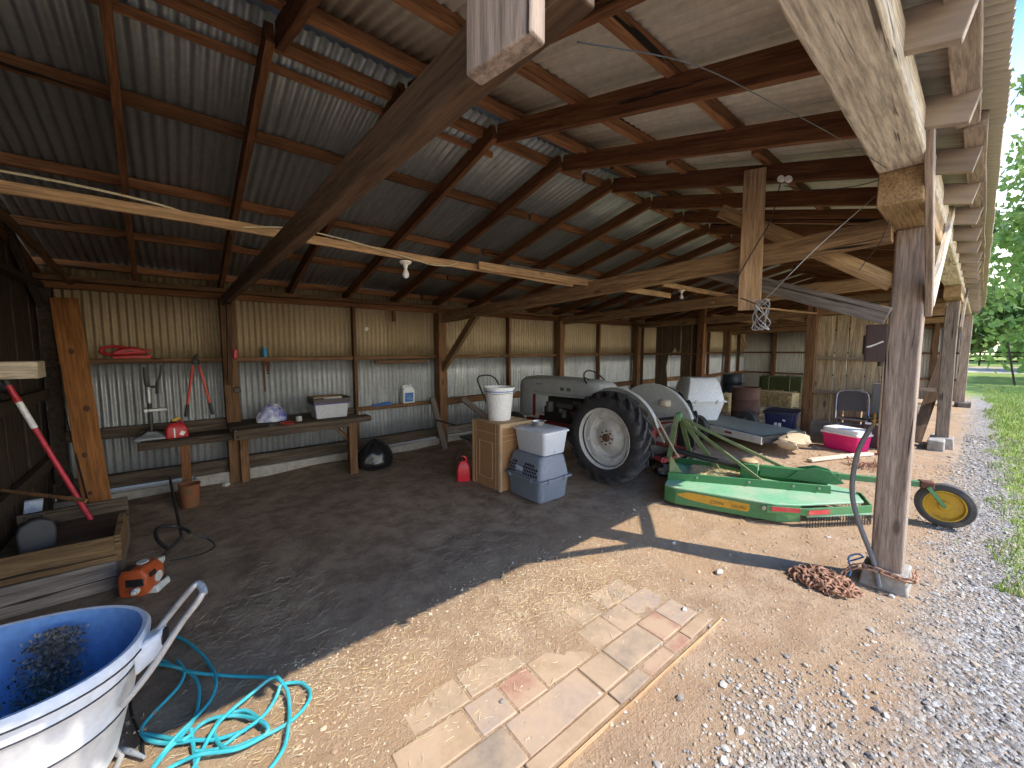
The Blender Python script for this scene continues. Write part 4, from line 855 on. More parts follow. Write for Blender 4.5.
# clear tote with bowl
t=thing('clear_tote','translucent white plastic tote with lid, stacked on the pet carrier','tote',(3.15,3.20,.515),math.radians(0))
TOT=paint('tote_translucent',(.80,.85,.93),.25,da=.1,var=.04); TOT.node_tree.nodes['Principled BSDF'].inputs['Transmission Weight'].default_value=.25
m=MB(); m.loft([rr(.165,.215,0,.04),rr(.17,.222,.01,.04),rr(.195,.25,.25,.045)]); m.build('tote_body',TOT,t)
m=MB(); m.loft([rr(.212,.268,.245,.05),rr(.212,.268,.262,.05),rr(.19,.245,.272,.05)]); m.build('tote_lid',paint('tote_lid_white',(.76,.79,.84),.35,da=.15),t,bevel=.004)
t=thing('metal_bowl','small grey metal bowl sitting on the tote lid','bowl',(3.19,3.29,.788))
m=MB(); m.lathe([(.001,0),(.06,0),(.066,.012),(.074,.055),(.077,.056),(.07,.02),(.058,.012),(.001,.011)],28); m.build('bowl_body',STEEL,t); m=MB(); m.box((.09,-.015,.05),(.04,.02,.006)); m.build('bowl_tab',STEEL,t)
t=gascan((2.74,4.20,.0),-.5,'bright red fuel jug on the dirt just left of the cardboard box',w=.17,d=.15,h=.26,col=paint('jug_red',(.62,.02,.035),.35,da=.1))
for c in list(t.children):
    if c.name.startswith(('can_label','spout')): bpy.data.objects.remove(c)
# push mower behind the box: handle shows over the bucket
t=thing('push_mower','black push mower behind the cardboard box, its handle against the wall','lawn mower',(4.35,5.15,0),math.radians(10))
m=MB(); m.tube(sm([(-.2,-.1,.2),(-.24,.25,.62),(-.25,.50,1.02),(-.20,.60,1.17),(0,.63,1.21),(.20,.60,1.17),(.25,.50,1.02),(.24,.25,.62),(.2,-.1,.2)],6),.014,8); m.build('handle',BLACK,t)
m=MB(); m.loft([rr(.24,.34,.09,.1),rr(.25,.36,.14,.1),rr(.22,.32,.22,.1)]); m.build('deck',DSTEEL,t,bevel=.01)
m=MB(); m.cyl((0,-.05,.22),(0,-.05,.36),.12,.10,18); m.build('engine',BLACK,t,bevel=.01)
for sx in (-1,1):
    for sy in (-1,1): m=MB(); m.T=Matrix.Translation((sx*.28,sy*.27-.02,.095))@Matrix.Rotation(PI/2,4,'Y'); m.lathe([(.02,-.02),(.085,-.02),(.095,-.01),(.095,.01),(.085,.02),(.02,.02)],20); m.build('wheel',RUB,t)
# ---------------------------------------------------------------- TRACTOR (faces the back wall)
TG=paint('tractor_grey',(.42,.435,.44),.45,.0,da=.35,dirt=(.20,.13,.09),scale=4,edge=.52,bump=.06,spec=.5)
TGF=paint('fender_grey',(.40,.41,.40),.5,.0,da=.75,dirt=(.17,.085,.05),scale=3.2,edge=.55,bump=.1)
TR=paint('tractor_red',(.20,.022,.02),.6,.0,da=.6,dirt=(.06,.035,.025),scale=6,bump=.15)
RIMW=paint('rim_white',(.60,.59,.56),.5,.0,da=.75,dirt=(.24,.12,.07),scale=9,edge=.56,bump=.1)
ENG=paint('engine_grime',(.035,.032,.03),.6,.2,da=.6,dirt=(.10,.06,.04),scale=12,bump=.3)
tr=thing('tractor','old grey tractor with red engine and big rear tyres, facing the back wall','tractor',(4.72,2.98,0))
WR=.588; WZ=.565
def wheel(side):
    B=Matrix.Translation((side*.58,0,WZ))@Matrix.Rotation(side*PI/2,4,'Y')
    m=MB(); w=.14
    m.lathe([(.365,-.10),(.39,-.125),(.45,-.138),(.50,-.132),(.525,-.115),(.536,-.06),(.538,0),(.536,.06),(.525,.115),(.50,.132),(.45,.138),(.39,.125),(.365,.10)],56,B,closed=True)
    for s in (-1,1):
        for k in range(20):
            a0=2*PI*(k+(.5 if s>0 else 0))/20; rows=[]
            for x,da,rt,hw in ((-.01*s,0,WR,.030),(.06*s,.16,WR,.030),(.125*s,.29,WR-.012,.032),(.136*s,.315,.515,.034)):
                rb=rt-.05 if rt>.52 else rt-.03; aa=a0-da; c=[]
                for r,d in ((rb,-hw*1.25),(rt+.012 if rt<.52 else rt,-hw*.8),(rt+.012 if rt<.52 else rt,hw*.8),(rb,hw*1.25)):
                    th=aa+d/WR; c.append(B@V(r*math.cos(th),r*math.sin(th),x+(.008*s if rt<.52 else 0)))
                rows.append(c)
            m.loft(rows)
    o=m.build('rear_tyre',RUB,tr,ang=40)
    m=MB(); m.lathe([(.36,.085),(.372,.118),(.382,.125),(.388,.118),(.378,.10),(.375,.06),(.362,.035),(.35,.028),(.275,.036),(.262,.030),(.250,-.03),(.235,-.045),(.18,-.012),(.13,.020),(.115,.03),(.108,.030),(.0005,.030)],56,B); 
    m.lathe([(.36,-.085),(.382,-.12),(.388,-.118),(.36,-.05),(.35,.03)],48,B)
    for k in range(8):
        th=2*PI*k/8+.2; m.mi=0; p=B@V(.315*math.cos(th),.315*math.sin(th),.035); m.box(p,(.03,.045,.03),rot=B.to_3x3()@Matrix.Rotation(th,3,'Z'))
    m.build('wheel_rim',RIMW,o,ang=30)
    m=MB(); m.lathe([(.118,.028),(.112,.046),(.06,.052),(.055,.05),(.001,.05)],28,B)
    m.build('wheel_hub',paint('hub_white',(.58,.56,.52),.6,da=.7,dirt=(.25,.13,.08),scale=12,edge=.5),o)
    m=MB(); m.lathe([(.052,.045),(.05,.075),(.036,.09),(.001,.09)],20,B); m.build('hub_centre',RUST,o)
    for k in range(8): th=2*PI*k/8; m=MB(); m.cyl(B@V(.085*math.cos(th),.085*math.sin(th),.045),B@V(.085*math.cos(th),.085*math.sin(th),.068),.012,n=6); m.build('wheel_nut',RUST,o)
wheel(-1); wheel(1)
# fenders: side panel + crown strip
MX=lambda x: Matrix(((0,0,1,x),(1,0,0,0),(0,1,0,0),(0,0,0,1)))
for s in (-1,1):
    arc=[(.618*math.cos(math.radians(a)),WZ+.618*math.sin(math.radians(a))) for a in range(22,163,7)]
    m=MB(); m.prism(arc+[(-.48,WZ+.17),(-.10,WZ-.03),(.08,WZ-.05),(.42,WZ+.10)],-.004,.004,MX(s*.405))
    rings=[]
    for a in range(22,163,5):
        c_,s_=math.cos(math.radians(a)),math.sin(math.radians(a)); k=1+.0*math.sin(math.radians(a))
        rings.append([V(s*(.40+dx),r*c_,WZ+r*s_) for dx,r in ((0,.615),(.01,.626),(.04,.628),(.065,.622),(.065,.614),(.04,.62),(.01,.616),(0,.602))])
    m.loft(rings); fe=m.build('fender',TGF,tr,ang=40)
    if s>0:
        m=MB(); m.loft([[V(s*.40-d,-.22+y*q,.935+z*q) for y,z in ((-.075,-.03),(-.05,-.05),(.05,-.05),(.075,-.03),(.075,.03),(.05,.05),(-.05,.05),(-.075,.03))] for d,q in ((0,1),(.035,1),(.06,.75),(.07,.4))]); m.build('fender_lamp',paint('lamp_cream',(.62,.55,.42),.5,da=.4),fe)
    m=MB(); m.box((s*.43,-.60,.70),(.03,.012,.26),rot=(-.55,0,0)); m.build('fender_stay',paint('stay_olive',(.20,.18,.11),.6,da=.4),fe)
m=MB(); m.tube([(-.42,-.56,.86),(-.42,-.80,.50),(-.42,-.84,.45)],[.012,.012,.02],8); m.build('lift_stay',paint('stay_tan',(.36,.28,.18),.6,da=.4),tr)
# hood, nose, tank cowl
def hs(y,w,b,tp,sh=.05):
    return [V(-w,y,b),V(-w,y,tp-sh*1.6),V(-w*.93,y,tp-sh*.8),V(-w*.72,y,tp-sh*.25),V(-w*.3,y,tp),V(w*.3,y,tp),V(w*.72,y,tp-sh*.25),V(w*.93,y,tp-sh*.8),V(w,y,tp-sh*1.6),V(w,y,b)]
m=MB(); m.loft([hs(.36,.13,1.10,1.13),hs(.42,.19,1.06,1.18),hs(.52,.235,1.00,1.215),hs(.60,.245,.965,1.225),hs(1.1,.25,.95,1.24),hs(1.78,.25,.945,1.235)]); 
m.build('hood',TG,tr,ang=50)
m=MB(); m.loft([hs(1.781,.25,.60,1.235),hs(1.98,.248,.58,1.225),hs(2.06,.24,.58,1.20),hs(2.11,.22,.60,1.15),hs(2.13,.19,.64,1.08)]); m.build('nose_shell',TG,tr,ang=50)
m=MB()
for k in range(9): m.box((-.14+.035*k,2.128,.86),(.012,.014,.40))
m.build('grille',DSTEEL,tr)
m=MB()
for k in range(2): m.box((-.251,.98+.13*k,1.07),(.005,.075,.05)); 
m.build('hood_vent',paint('vent_dark',(.12,.115,.11),.6,da=.3),tr)
m=MB(); m.box((-.2515,1.60,1.12),(.004,.16,.022)); m.box((-.2515,1.2,.99),(.004,1.15,.01)); m.build('hood_trim',paint('trim_dull',(.28,.27,.26),.5,da=.4),tr)
m=MB(); m.box((0,.42,.93),(.30,.22,.24)); m.build('dash',ENG,tr,bevel=.03)
# engine and frame
m=MB(); m.box((0,1.05,.62),(.24,1.15,.26)); m.box((0,1.15,.83),(.22,.80,.16)); m.box((0,.55,.72),(.30,.20,.44)); m.build('engine_block',ENG,tr,bevel=.015)
m=MB(); m.cyl((-.16,1.45,.68),(-.16,1.45,.84),.065); m.cyl((-.16,1.0,.80),(-.16,1.28,.80),.04); m.cyl((-.15,1.15,.62),(-.15,1.15,.74),.045); m.ball((-.17,1.20,.72),(.04,.05,.05),10,6); m.box((-.13,.85,.86),(.06,.25,.05)); m.build('engine_fittings',paint('fittings_grey',(.16,.155,.15),.5,.4,da=.5),tr,bevel=.004)
m=MB(); m.tube(sm([(-.17,.72,.92),(-.19,.80,.80),(-.17,.90,.72),(-.16,1.02,.70)],5),.018,8); m.build('intake_hose',paint('hose_dull_red',(.20,.03,.03),.5,da=.4),tr)
for x in (-.15,.15): m=MB(); m.box((x,1.15,.47),(.06,1.7,.10)); m.build('frame_rail',TR,tr,bevel=.008)
m=MB(); m.box((-.235,1.74,.76),(.03,.05,.36)); m.box((.235,1.74,.76),(.03,.05,.36)); m.build('radiator_frame',TR,tr,bevel=.005)
m=MB(); m.cyl((-.45,0,WZ),(.45,0,WZ),.085,n=20); m.box((0,.0,.60),(.34,.46,.40)); m.box((0,.35,.62),(.26,.5,.34)); m.build('rear_axle_housing',TR,tr,bevel=.02)
m=MB(); m.lathe([(.12,-.05),(.17,-.03),(.17,.03),(.12,.05)],24,Matrix.Translation((-.38,0,WZ))@Matrix.Rotation(PI/2,4,'Y')); m.lathe([(.12,-.05),(.17,-.03),(.17,.03),(.12,.05)],24,Matrix.Translation((.38,0,WZ))@Matrix.Rotation(PI/2,4,'Y')); m.build('brake_drum',TR,tr)
m=MB(); m.tube([(-.45,1.88,.36),(0,1.88,.46),(.45,1.88,.36)],.04,10); m.build('front_axle',TR,tr)
for s in (-1,1):
    B=Matrix.Translation((s*.56,1.88,.33))@Matrix.Rotation(s*PI/2,4,'Y'); m=MB(); m.lathe([(.21,-.06),(.29,-.08),(.33,-.05),(.335,0),(.33,.05),(.29,.08),(.21,.06)],36,B,closed=True); o=m.build('front_tyre',RUB,tr)
    m=MB(); m.lathe([(.215,.06),(.20,.05),(.18,.0),(.06,.03),(.001,.05)],28,B); m.build('front_rim',RIMW,o); m=MB(); m.cyl((s*.45,1.88,.34),(s*.52,1.88,.34),.05); m.build('spindle',TR,tr)
# steering, seat, linkage
SW=Matrix.Translation((0,.66,1.185))@Matrix.Rotation(math.radians(50),4,'X')
m=MB(); m.tube([SW@V(.225*math.cos(2*PI*k/40),.225*math.sin(2*PI*k/40),0) for k in range(40)],.0115,8,closed=True); sw=m.build('steering_wheel',BLACK,tr)
m=MB()
for k in range(3): a=2*PI*k/3+.5; m.tube([SW@V(0,0,-.03),SW@V(.21*math.cos(a),.21*math.sin(a),0)],.007,6)
m.cyl(SW@V(0,0,-.045),SW@V(0,0,.01),.03); m.build('wheel_spokes',DSTEEL,sw)
m=MB(); m.tube([SW@V(0,0,-.03),(0,.95,.98)],.02,10); m.build('steering_column',DSTEEL,tr)
m=MB(); m.loft([[V(x,y,.70+.9*x*x) for x in (-.2,-.12,0,.12,.2)]+[V(x,y,.685+.9*x*x) for x in (.2,.12,0,-.12,-.2)] for y in (.20,.05,-.12,-.2)]); m.build('pan_seat',TGF,tr); m=MB(); m.tube([(0,.0,.69),(0,.15,.66),(0,.3,.72)],.025,8); m.build('seat_spring',DSTEEL,tr)
m=MB(); m.box((0,-.22,.66),(.5,.07,.07)); 
m.build('lift_shaft',TR,tr,bevel=.01)
for s in (-1,1):
    m=MB(); m.tube([(s*.22,-.05,.40),(s*.32,-.45,.37),(s*.36,-.62,.36)],[.03,.028,.035],8); m.build('lower_link',TR,tr)
    m=MB(); m.tube([(s*.24,-.22,.67),(s*.28,-.42,.72),(s*.31,-.42,.40)],.018,8); m.build('lift_arm',TR,tr)
m=MB(); m.box((0,-.60,.345),(.72,.06,.05)); m.build('drawbar',TR,tr,bevel=.006)
m=MB(); m.tube([(0,-.2,.74),(.10,-.62,.83)],.02,8); m.build('top_link',DSTEEL,tr)
m=MB(); m.ball((5.02,2.66,.07),(.22,.16,.11),16,8,jit=.35); tag(m.build('black_sack',GBM),'black plastic sack on the dirt behind the rear tyre of the tractor','sack')
m=MB(); m.ball((5.55,2.42,.07),(.06,.07,.09),10,6,jit=.3); tag(m.build('green_scrap',paint('teal_scrap',(.03,.30,.22),.4,da=.3)),'teal plastic scrap on the dirt between tractor and mower deck','scrap')
# ---------------------------------------------------------------- ROTARY MOWER DECK
GN=paint('mower_green',(.068,.215,.08),.42,da=.45,dirt=(.16,.20,.11),scale=4,edge=.5,spec=.5); GND=paint('mower_green_rail',(.035,.17,.055),.45,da=.3,dirt=(.12,.14,.07),scale=5)
GNT=paint('mower_deck_dusty',(.18,.42,.24),.55,da=.6,dirt=(.42,.44,.32),scale=3,edge=.42)
MST=paint('mast_olive',(.12,.16,.06),.55,da=.75,dirt=(.26,.24,.13),scale=6,bump=.1)
YL=paint('mower_yellow',(.60,.33,.03),.5,da=.7,dirt=(.25,.13,.03),scale=14,edge=.52)
RDF=paint('reflector_red',(.50,.045,.05),.4,da=.35,dirt=(.5,.25,.2),scale=20)
cu=thing('rotary_mower','green rotary mower deck with tail wheel attached behind the tractor','mower',(4.88,1.50,0),math.radians(20))
OUT=[(-.60,.90),(.60,.90),(.66,.80),(.66,-.12),(.56,-.32),(.17,-.86),(-.17,-.86),(-.56,-.32),(-.66,-.12),(-.66,.78)]
m=MB(); m.prism(OUT,.185,.205); m.build('deck_plate',GNT,cu,bevel=.006)
oi=[(x*.985,y*.985) for x,y in OUT]
for grp in ((1,2,3),(7,8,9)):
    m=MB()
    for i in grp:
        a,b=OUT[i],OUT[(i+1)%len(OUT)]; a2,b2=oi[i],oi[(i+1)%len(OUT)]
        m.loft([[V(p[0],p[1],z) for p,z in ((a,.03),(b,.03),(b,.19),(a,.19))],[V(p[0],p[1],z) for p,z in ((a2,.03),(b2,.03),(b2,.19),(a2,.19))]])
    m.build('side_skirt',GN,cu,bevel=.003)
m=MB(); m.loft([[V(-.664,y,z0),V(-.664,y,z1),V(-.660,y,z1),V(-.660,y,z0)] for y,z0,z1 in ((.76,.13,.145),(.66,.105,.175),(.45,.085,.172),(.12,.08,.16),(.10,.10,.155))]); ys=m.build('yellow_stripe',YL,cu)
LETM=paint('lettering_green',(.10,.085,.02),.5,da=.85,dirt=(.55,.30,.03),scale=26,edge=.42)
def letters(txt,size,loc,rot,mat,parent,align='LEFT'):
    fc=bpy.data.curves.new('lettering','FONT'); fc.body=txt; fc.size=size; fc.extrude=.001; fc.align_x=align
    fo=bpy.data.objects.new('lettering_source',fc); COL.objects.link(fo); bpy.context.view_layer.update()
    me=bpy.data.meshes.new_from_object(fo.evaluated_get(bpy.context.evaluated_depsgraph_get())); bpy.data.objects.remove(fo)
    lo=bpy.data.objects.new('lettering',me); COL.objects.link(lo); me.materials.clear(); me.materials.append(mat); lo.parent=parent; lo.location=loc; lo.rotation_euler=rot; return lo
letters('DEERE',.048,(-.667,.12,.10),(PI/2,0,-PI/2),LETM,ys,'RIGHT'); letters('JOHN',.048,(-.667,.325,.103),(PI/2,0,-PI/2),LETM,ys,'RIGHT')
# rear lip with chain guard
def seg(name,pts,z0,z1,th,mat):
    m=MB()
    for (a,b) in zip(pts,pts[1:]):
        a,b=V(*a,0),V(*b,0); d=(b-a).normalized(); n_=V(d.y,-d.x,0)*th
        m.loft([[p+V(0,0,z) for p,z in ((a,z0),(a,z1),(a+n_,z1),(a+n_,z0))],[p+V(0,0,z) for p,z in ((b,z0),(b,z1),(b+n_,z1),(b+n_,z0))]])
    return m.build(name,mat,cu,bevel=.002)
REAR=[(-.70,-.04),(-.60,-.36),(-.19,-.92),(.19,-.92),(.60,-.36)]
seg('rear_band',REAR,.115,.185,-.014,GN)
seg('chain_rail',[(-.58,-.37),(-.19,-.925),(.19,-.925),(.58,-.37)],.092,.112,-.02,GNT)
m=MB()
for (a,b) in zip(REAR[1:],REAR[2:]):
    a,b=V(*a,0),V(*b,0); L=(b-a).length; n=int(L/.028)
    for k in range(n):
        p=a.lerp(b,(k+.5)/n)
        for q,z in enumerate((.085,.06,.035,.012)):
            o_=V(.0,.0,0); e_=(b-a).normalized()*.007 if q%2 else V(0,.0,0)+(b-a).normalized().cross(V(0,0,1))*.007
            m.tube([p+V(0,0,z+.015)+e_*.3,p+V(0,0,z+.0)+e_,p+V(0,0,z-.015)+e_*.3,p+V(0,0,z)-e_],.003,4,closed=True)
m.build('chain_guard',RUSTP if False else DSTEEL,cu)
for a,b,z in (((-.60,-.36),(-.47,-.538),.155),((-.69,-.07),(-.62,-.30),.168)):
    a,b=V(*a,0),V(*b,0); d=(b-a).normalized(); n_=V(-d.y,d.x,0); n_=n_ if n_.x<0 else -n_
    m=MB(); a=a+n_*.026; b=b+n_*.026; m.loft([[a+V(0,0,z-.022),a+V(0,0,z+.02),a+V(0,0,z+.02)-n_*.006,a+V(0,0,z-.02)-n_*.006],[b+V(0,0,z-.02),b+V(0,0,z+.02),b+V(0,0,z+.02)-n_*.006,b+V(0,0,z-.02)-n_*.006]]); m.build('red_reflector',RDF,cu)
# rails, gearbox, tail beam
def bar(name,p,q,w,h,mat,up=(0,0,1)):
    o=lumber(name,p,q,w,h,mat,up=up,parent=cu,warp=0,bevel=.004); return o
bar('deck_rail',(-.40,.90,.245),(-.06,-.62,.245),.02,.085,GND); bar('deck_rail',(-.37,.90,.208),(-.03,-.62,.208),.06,.012,GND); bar('deck_rail',(.34,.90,.245),(.10,-.62,.245),.02,.075,GND)
m=MB(); m.box((.04,.10,.30),(.17,.17,.19)); m.box((.04,.10,.40),(.20,.13,.02)); gbx=m.build('gearbox',GND,cu,bevel=.01)
m=MB(); m.cyl((.04,.10,.41),(.04,.10,.435),.05); m.ball((.04,.10,.42),(.09,.09,.03),12,6); m.build('gearbox_cap',paint('gearbox_tan',(.42,.30,.17),.7,da=.4),gbx)
bar('tail_beam',(.03,.0,.335),(.07,-.70,.345),.07,.11,GND); bar('tail_beam',(.07,-.62,.36),(.09,-1.34,.385),.05,.055,GN)
m=MB(); m.prism([(-.25,.285),(-.66,.285),(-.74,.31),(-.62,.42),(-.50,.44),(-.36,.40)],-.010,.0,MX(.005)); m.build('tail_gusset',GND,cu,bevel=.003)
m=MB(); m.prism([(-.25,.285),(-.66,.285),(-.74,.31),(-.62,.42),(-.50,.44),(-.36,.40)],-.010,.0,MX(.12)); m.build('tail_gusset',GND,cu,bevel=.003)
TOP=V(.07,.86,.86)
bar('mast_leg',(-.34,.90,.44),TOP+V(-.05,.02,.0),.022,.055,MST,up=(0,1,0)); 
m=MB(); m.loft([[V(-.36,.88+dy,.205),V(-.27,.72+dy,.205),V(-.33,.86+dy,.44),V(-.37,.88+dy,.46)] for dy in (0,.015)]); m.build('mast_plate',MST,cu,bevel=.003)
bar('mast_leg',(.36,.72,.25),TOP+V(.05,-.01,0),.022,.055,MST,up=(0,1,0)); bar('mast_leg',(.20,.42,.24),TOP+V(.04,-.02,-.02),.022,.05,MST,up=(0,1,0))
m=MB(); m.box(TOP,(.14,.06,.09)); m.build('mast_head',GN,cu,bevel=.008)
bar('mast_brace',TOP+V(-.03,-.02,-.02),(-.19,-.02,.27),.022,.036,MST); bar('mast_brace',TOP+V(.04,-.02,-.02),(.10,-.26,.36),.022,.036,MST)
m=MB(); m.tube([(.05,.17,.34),(.07,.55,.38),(.10,.95,.44)],[.035,.032,.03],10); m.build('drive_shaft',BLACK,cu)
m=MB()
for x,y in ((-.33,.6),(-.22,.1),(-.13,-.3),(-.08,-.52)): m.cyl((x-.012,y,.255),(x-.03,y,.255),.012,n=6)
m.cyl((-.66,-.02,.15),(-.685,-.02,.15),.02,n=6)
m.build('bolt',STEEL,cu)
# hay and dirt lying on the deck
rr_=random.Random(9); m=MB()
for k in range(2600):
    x,y=rr_.uniform(-.10,.60),rr_.uniform(.16,.70)
    if rr_.random()<abs(x-.2)*.8: continue
    a=rr_.random()*6.3; d=V(math.cos(a),math.sin(a),rr_.uniform(-.1,.25))*rr_.uniform(.01,.035); p=V(x,y,.207+rr_.random()*.03); m.mi=rr_.randrange(4); m.tube([p-d,p+d],.0022,3)
m.mi=0
o=m.build('hay_litter',STR); o.matrix_basis=cu.matrix_basis.copy(); tag(o,'golden hay litter lying on the green mower deck in front of its gearbox','hay',kind='stuff')
# tail wheel
TWM=Matrix.Translation((.09,-1.50,.205)); IR=Matrix.Rotation(-math.radians(20),4,'Z')
B=TWM@IR@Matrix.Rotation(-PI/2,4,'Y')@Matrix.Diagonal((1,1,1,1))
m=MB(); m.lathe([(.13,-.035),(.165,-.05),(.20,-.04),(.208,0),(.20,.04),(.165,.05),(.13,.035)],40,B,closed=True); tw=m.build('tail_tyre',paint('tail_rubber',(.07,.065,.06),.8,da=.6,dirt=(.22,.19,.15),scale=6),cu)
m=MB(); m.lathe([(.14,.035),(.145,.045),(.135,.045),(.12,.01),(.05,.015),(.04,.03),(.001,.03)],32,B); m.lathe([(.14,-.035),(.12,-.01),(.001,-.01)],32,B); m.build('yellow_hub',paint('hub_yellow',(.58,.34,.025),.5,da=.5,dirt=(.25,.14,.04),scale=10),tw)
m=MB(); q=B@V(0,0,.06); m.box((.09,-1.36,.385),(.09,.10,.07)); m.build('pivot_block',RUST,cu,bevel=.01)
for s_ in (1,-1):
    q=B@V(0,0,.062*s_); p=V(.09,-1.38,.37)+(q-V(.09,-1.50,.205))*.9; m=MB(); m.tube([p,q],[.022,.018],4); m.cyl(q,B@V(0,0,.075*s_),.012); m.build('wheel_fork',GN,cu)
# ================================================================== FAR BAY AND RIGHT SIDE
# trailer, white bin on it
t=thing('tilt_trailer','low flat trailer with dusty deck and white side rail behind the mower','trailer',(7.84,3.06,0),math.radians(-18))
DUST=paint('deck_hay_dust',(.24,.245,.19),.95,da=.7,dirt=(.13,.13,.11),scale=16,bump=.8)
o=m=MB(); nxs,nys=14,26; v_=[]
for j in range(nys+1):
    for i in range(nxs+1):
        x=-.5+1.0*i/nxs; y=-1.12+2.4*j/nys; v_.append(V(x,y,.305+.045*(y+1.12)/2.4+.02*abs(noise.noise(V(x*7,y*7,2)))))
m.v=[tuple(p) for p in v_]; m.f=[[j*(nxs+1)+i,j*(nxs+1)+i+1,(j+1)*(nxs+1)+i+1,(j+1)*(nxs+1)+i] for j in range(nys) for i in range(nxs)]; m.m=[0]*len(m.f)
m.build('deck_litter',DUST,t)
WR_=paint('rail_white',(.68,.66,.62),.5,da=.4,dirt=(.25,.2,.17))
for x in (-.52,.52): lumber('side_rail',(x,-1.14,.235),(x,1.28,.285),.04,.12,WR_,parent=t,warp=0)
m=MB(); m.box((0,-1.13,.25),(1.04,.04,.10)); m.box((0,.1,.24),(1.0,2.3,.04),rot=(.021,0,0)); m.build('deck_frame',DSTEEL,t,bevel=.004)
for y in (-.55,-.1): m=MB(); m.box((-.543,y,.245+.02*(y+1.1)),(.006,.13,.035)); m.build('side_marker',paint('marker_red_brown',(.22,.03,.025),.5,da=.3),t)
m=MB(); m.box((-.546,.35,.28),(.008,.10,.14)); m.box((-.546,-.05,.27),(.006,.03,.13)); m.build('hinge_plate',DSTEEL,t)
for s_ in (-1,1):
    B=Matrix.Translation((s_*.64,.02,.24))@Matrix.Rotation(s_*PI/2,4,'Y'); m=MB(); m.lathe([(.12,-.06),(.19,-.07),(.235,-.05),(.24,0),(.235,.05),(.19,.07),(.12,.06)],32,B,closed=True); o=m.build('trailer_tyre',RUB,t); m=MB(); m.lathe([(.125,.05),(.11,.02),(.05,.03),(.001,.04)],24,B); m.build('trailer_rim',GREY,o)
m=MB(); m.cyl((-.64,.02,.24),(.64,.02,.24),.03); m.build('axle',DSTEEL,t)
m=MB(); R_=[]
for k in range(19):
    u=k/18; R_.append([V(7.16+.9*u,1.87+.05*u+.15*math.cos(2*PI*j/16)*(1.3-.5*abs(u-.5))+.10*noise.noise(V(u*5,j*.5,7)),.20+.10*max(-1,math.sin(2*PI*j/16))*(1.15-1.0*abs(u-.45))*(1+.3*noise.noise(V(u*5,j*.4,4))))+V(.03,.04,.03)*noise.noise(V(u*5,j*.5,2)) for j in range(16)])
m.loft(R_); tag(m.build('burlap_sacks',paint('burlap',(.46,.36,.24),.95,da=.6,dirt=(.34,.25,.16),scale=18,bump=.8),ang=80),'pale burlap bundle draped over the low corner of the trailer','sacking')
WB=paint('dock_box_white',(.62,.645,.68),.4,da=.15,dirt=(.4,.38,.35),scale=4)
t=thing('storage_chest','large white two part storage chest standing on the trailer','chest',(7.66,3.48,.345),math.radians(-40))
m=MB(); m.loft([rr(.27,.26,.0,.03,2),rr(.355,.34,.36,.03,2)]); m.build('chest_base',WB,t,bevel=.006)
m=MB(); m.loft([rr(.385,.37,.355,.03,2),rr(.385,.37,.38,.03,2)]); m.build('chest_flange',WB,t,bevel=.004)
m=MB(); m.loft([rr(.355,.34,.375,.03,2),rr(.285,.27,.70,.03,2),rr(.25,.18,.79,.03,2)]); m.build('chest_lid',WB,t,bevel=.006)
for x in (-.2,.2): m=MB(); m.box((x,-.375,.365),(.04,.02,.06)); m.build('latch',STEEL,t,bevel=.003)
# barrels, bales, tote
def barrel(p,lab,mat,r=.29,h=.86):
    t=thing('steel_drum',lab,'drum',p); m=MB(); m.lathe([(.001,.02),(r-.02,.02),(r,0),(r+.006,.012),(r,.03),(r,h*.32),(r+.014,h*.335),(r,h*.35),(r,h*.65),(r+.014,h*.665),(r,h*.68),(r,h-.02),(r+.008,h-.005),(r-.005,h)],40); m.lathe([(r-.006,h-.002),(r-.01,h-.03),(.001,h-.03)],40); o=m.build('drum_body',mat,t,ang=50)
    m=MB(); m.lathe([(r-.004,h-.004),(r+.010,h-.006),(r+.010,h+.006),(r-.004,h+.006)],40,closed=True); m.build('rolled_rim',mat,t); return t
barrel((10.0,3.44,0),'rusty brown steel drum standing in the partition opening',paint('drum_rust',(.135,.072,.055),.75,.2,da=.6,dirt=(.07,.045,.04),scale=4,bump=.2),r=.285,h=.80)
barrel((14.0,5.25,0),'black and blue drum against the far corner of the back wall',paint('drum_black',(.02,.028,.045),.4,da=.3,dirt=(.05,.06,.09),scale=3),r=.28,h=.86)
HAY=paint('hay_bale_tan',(.44,.34,.17),.95,da=.9,dirt=(.16,.11,.05),scale=7,bump=1,var=.4); HAYG=paint('hay_bale_green',(.075,.092,.03),.95,da=.9,dirt=(.045,.05,.018),scale=7,bump=1,var=.35)
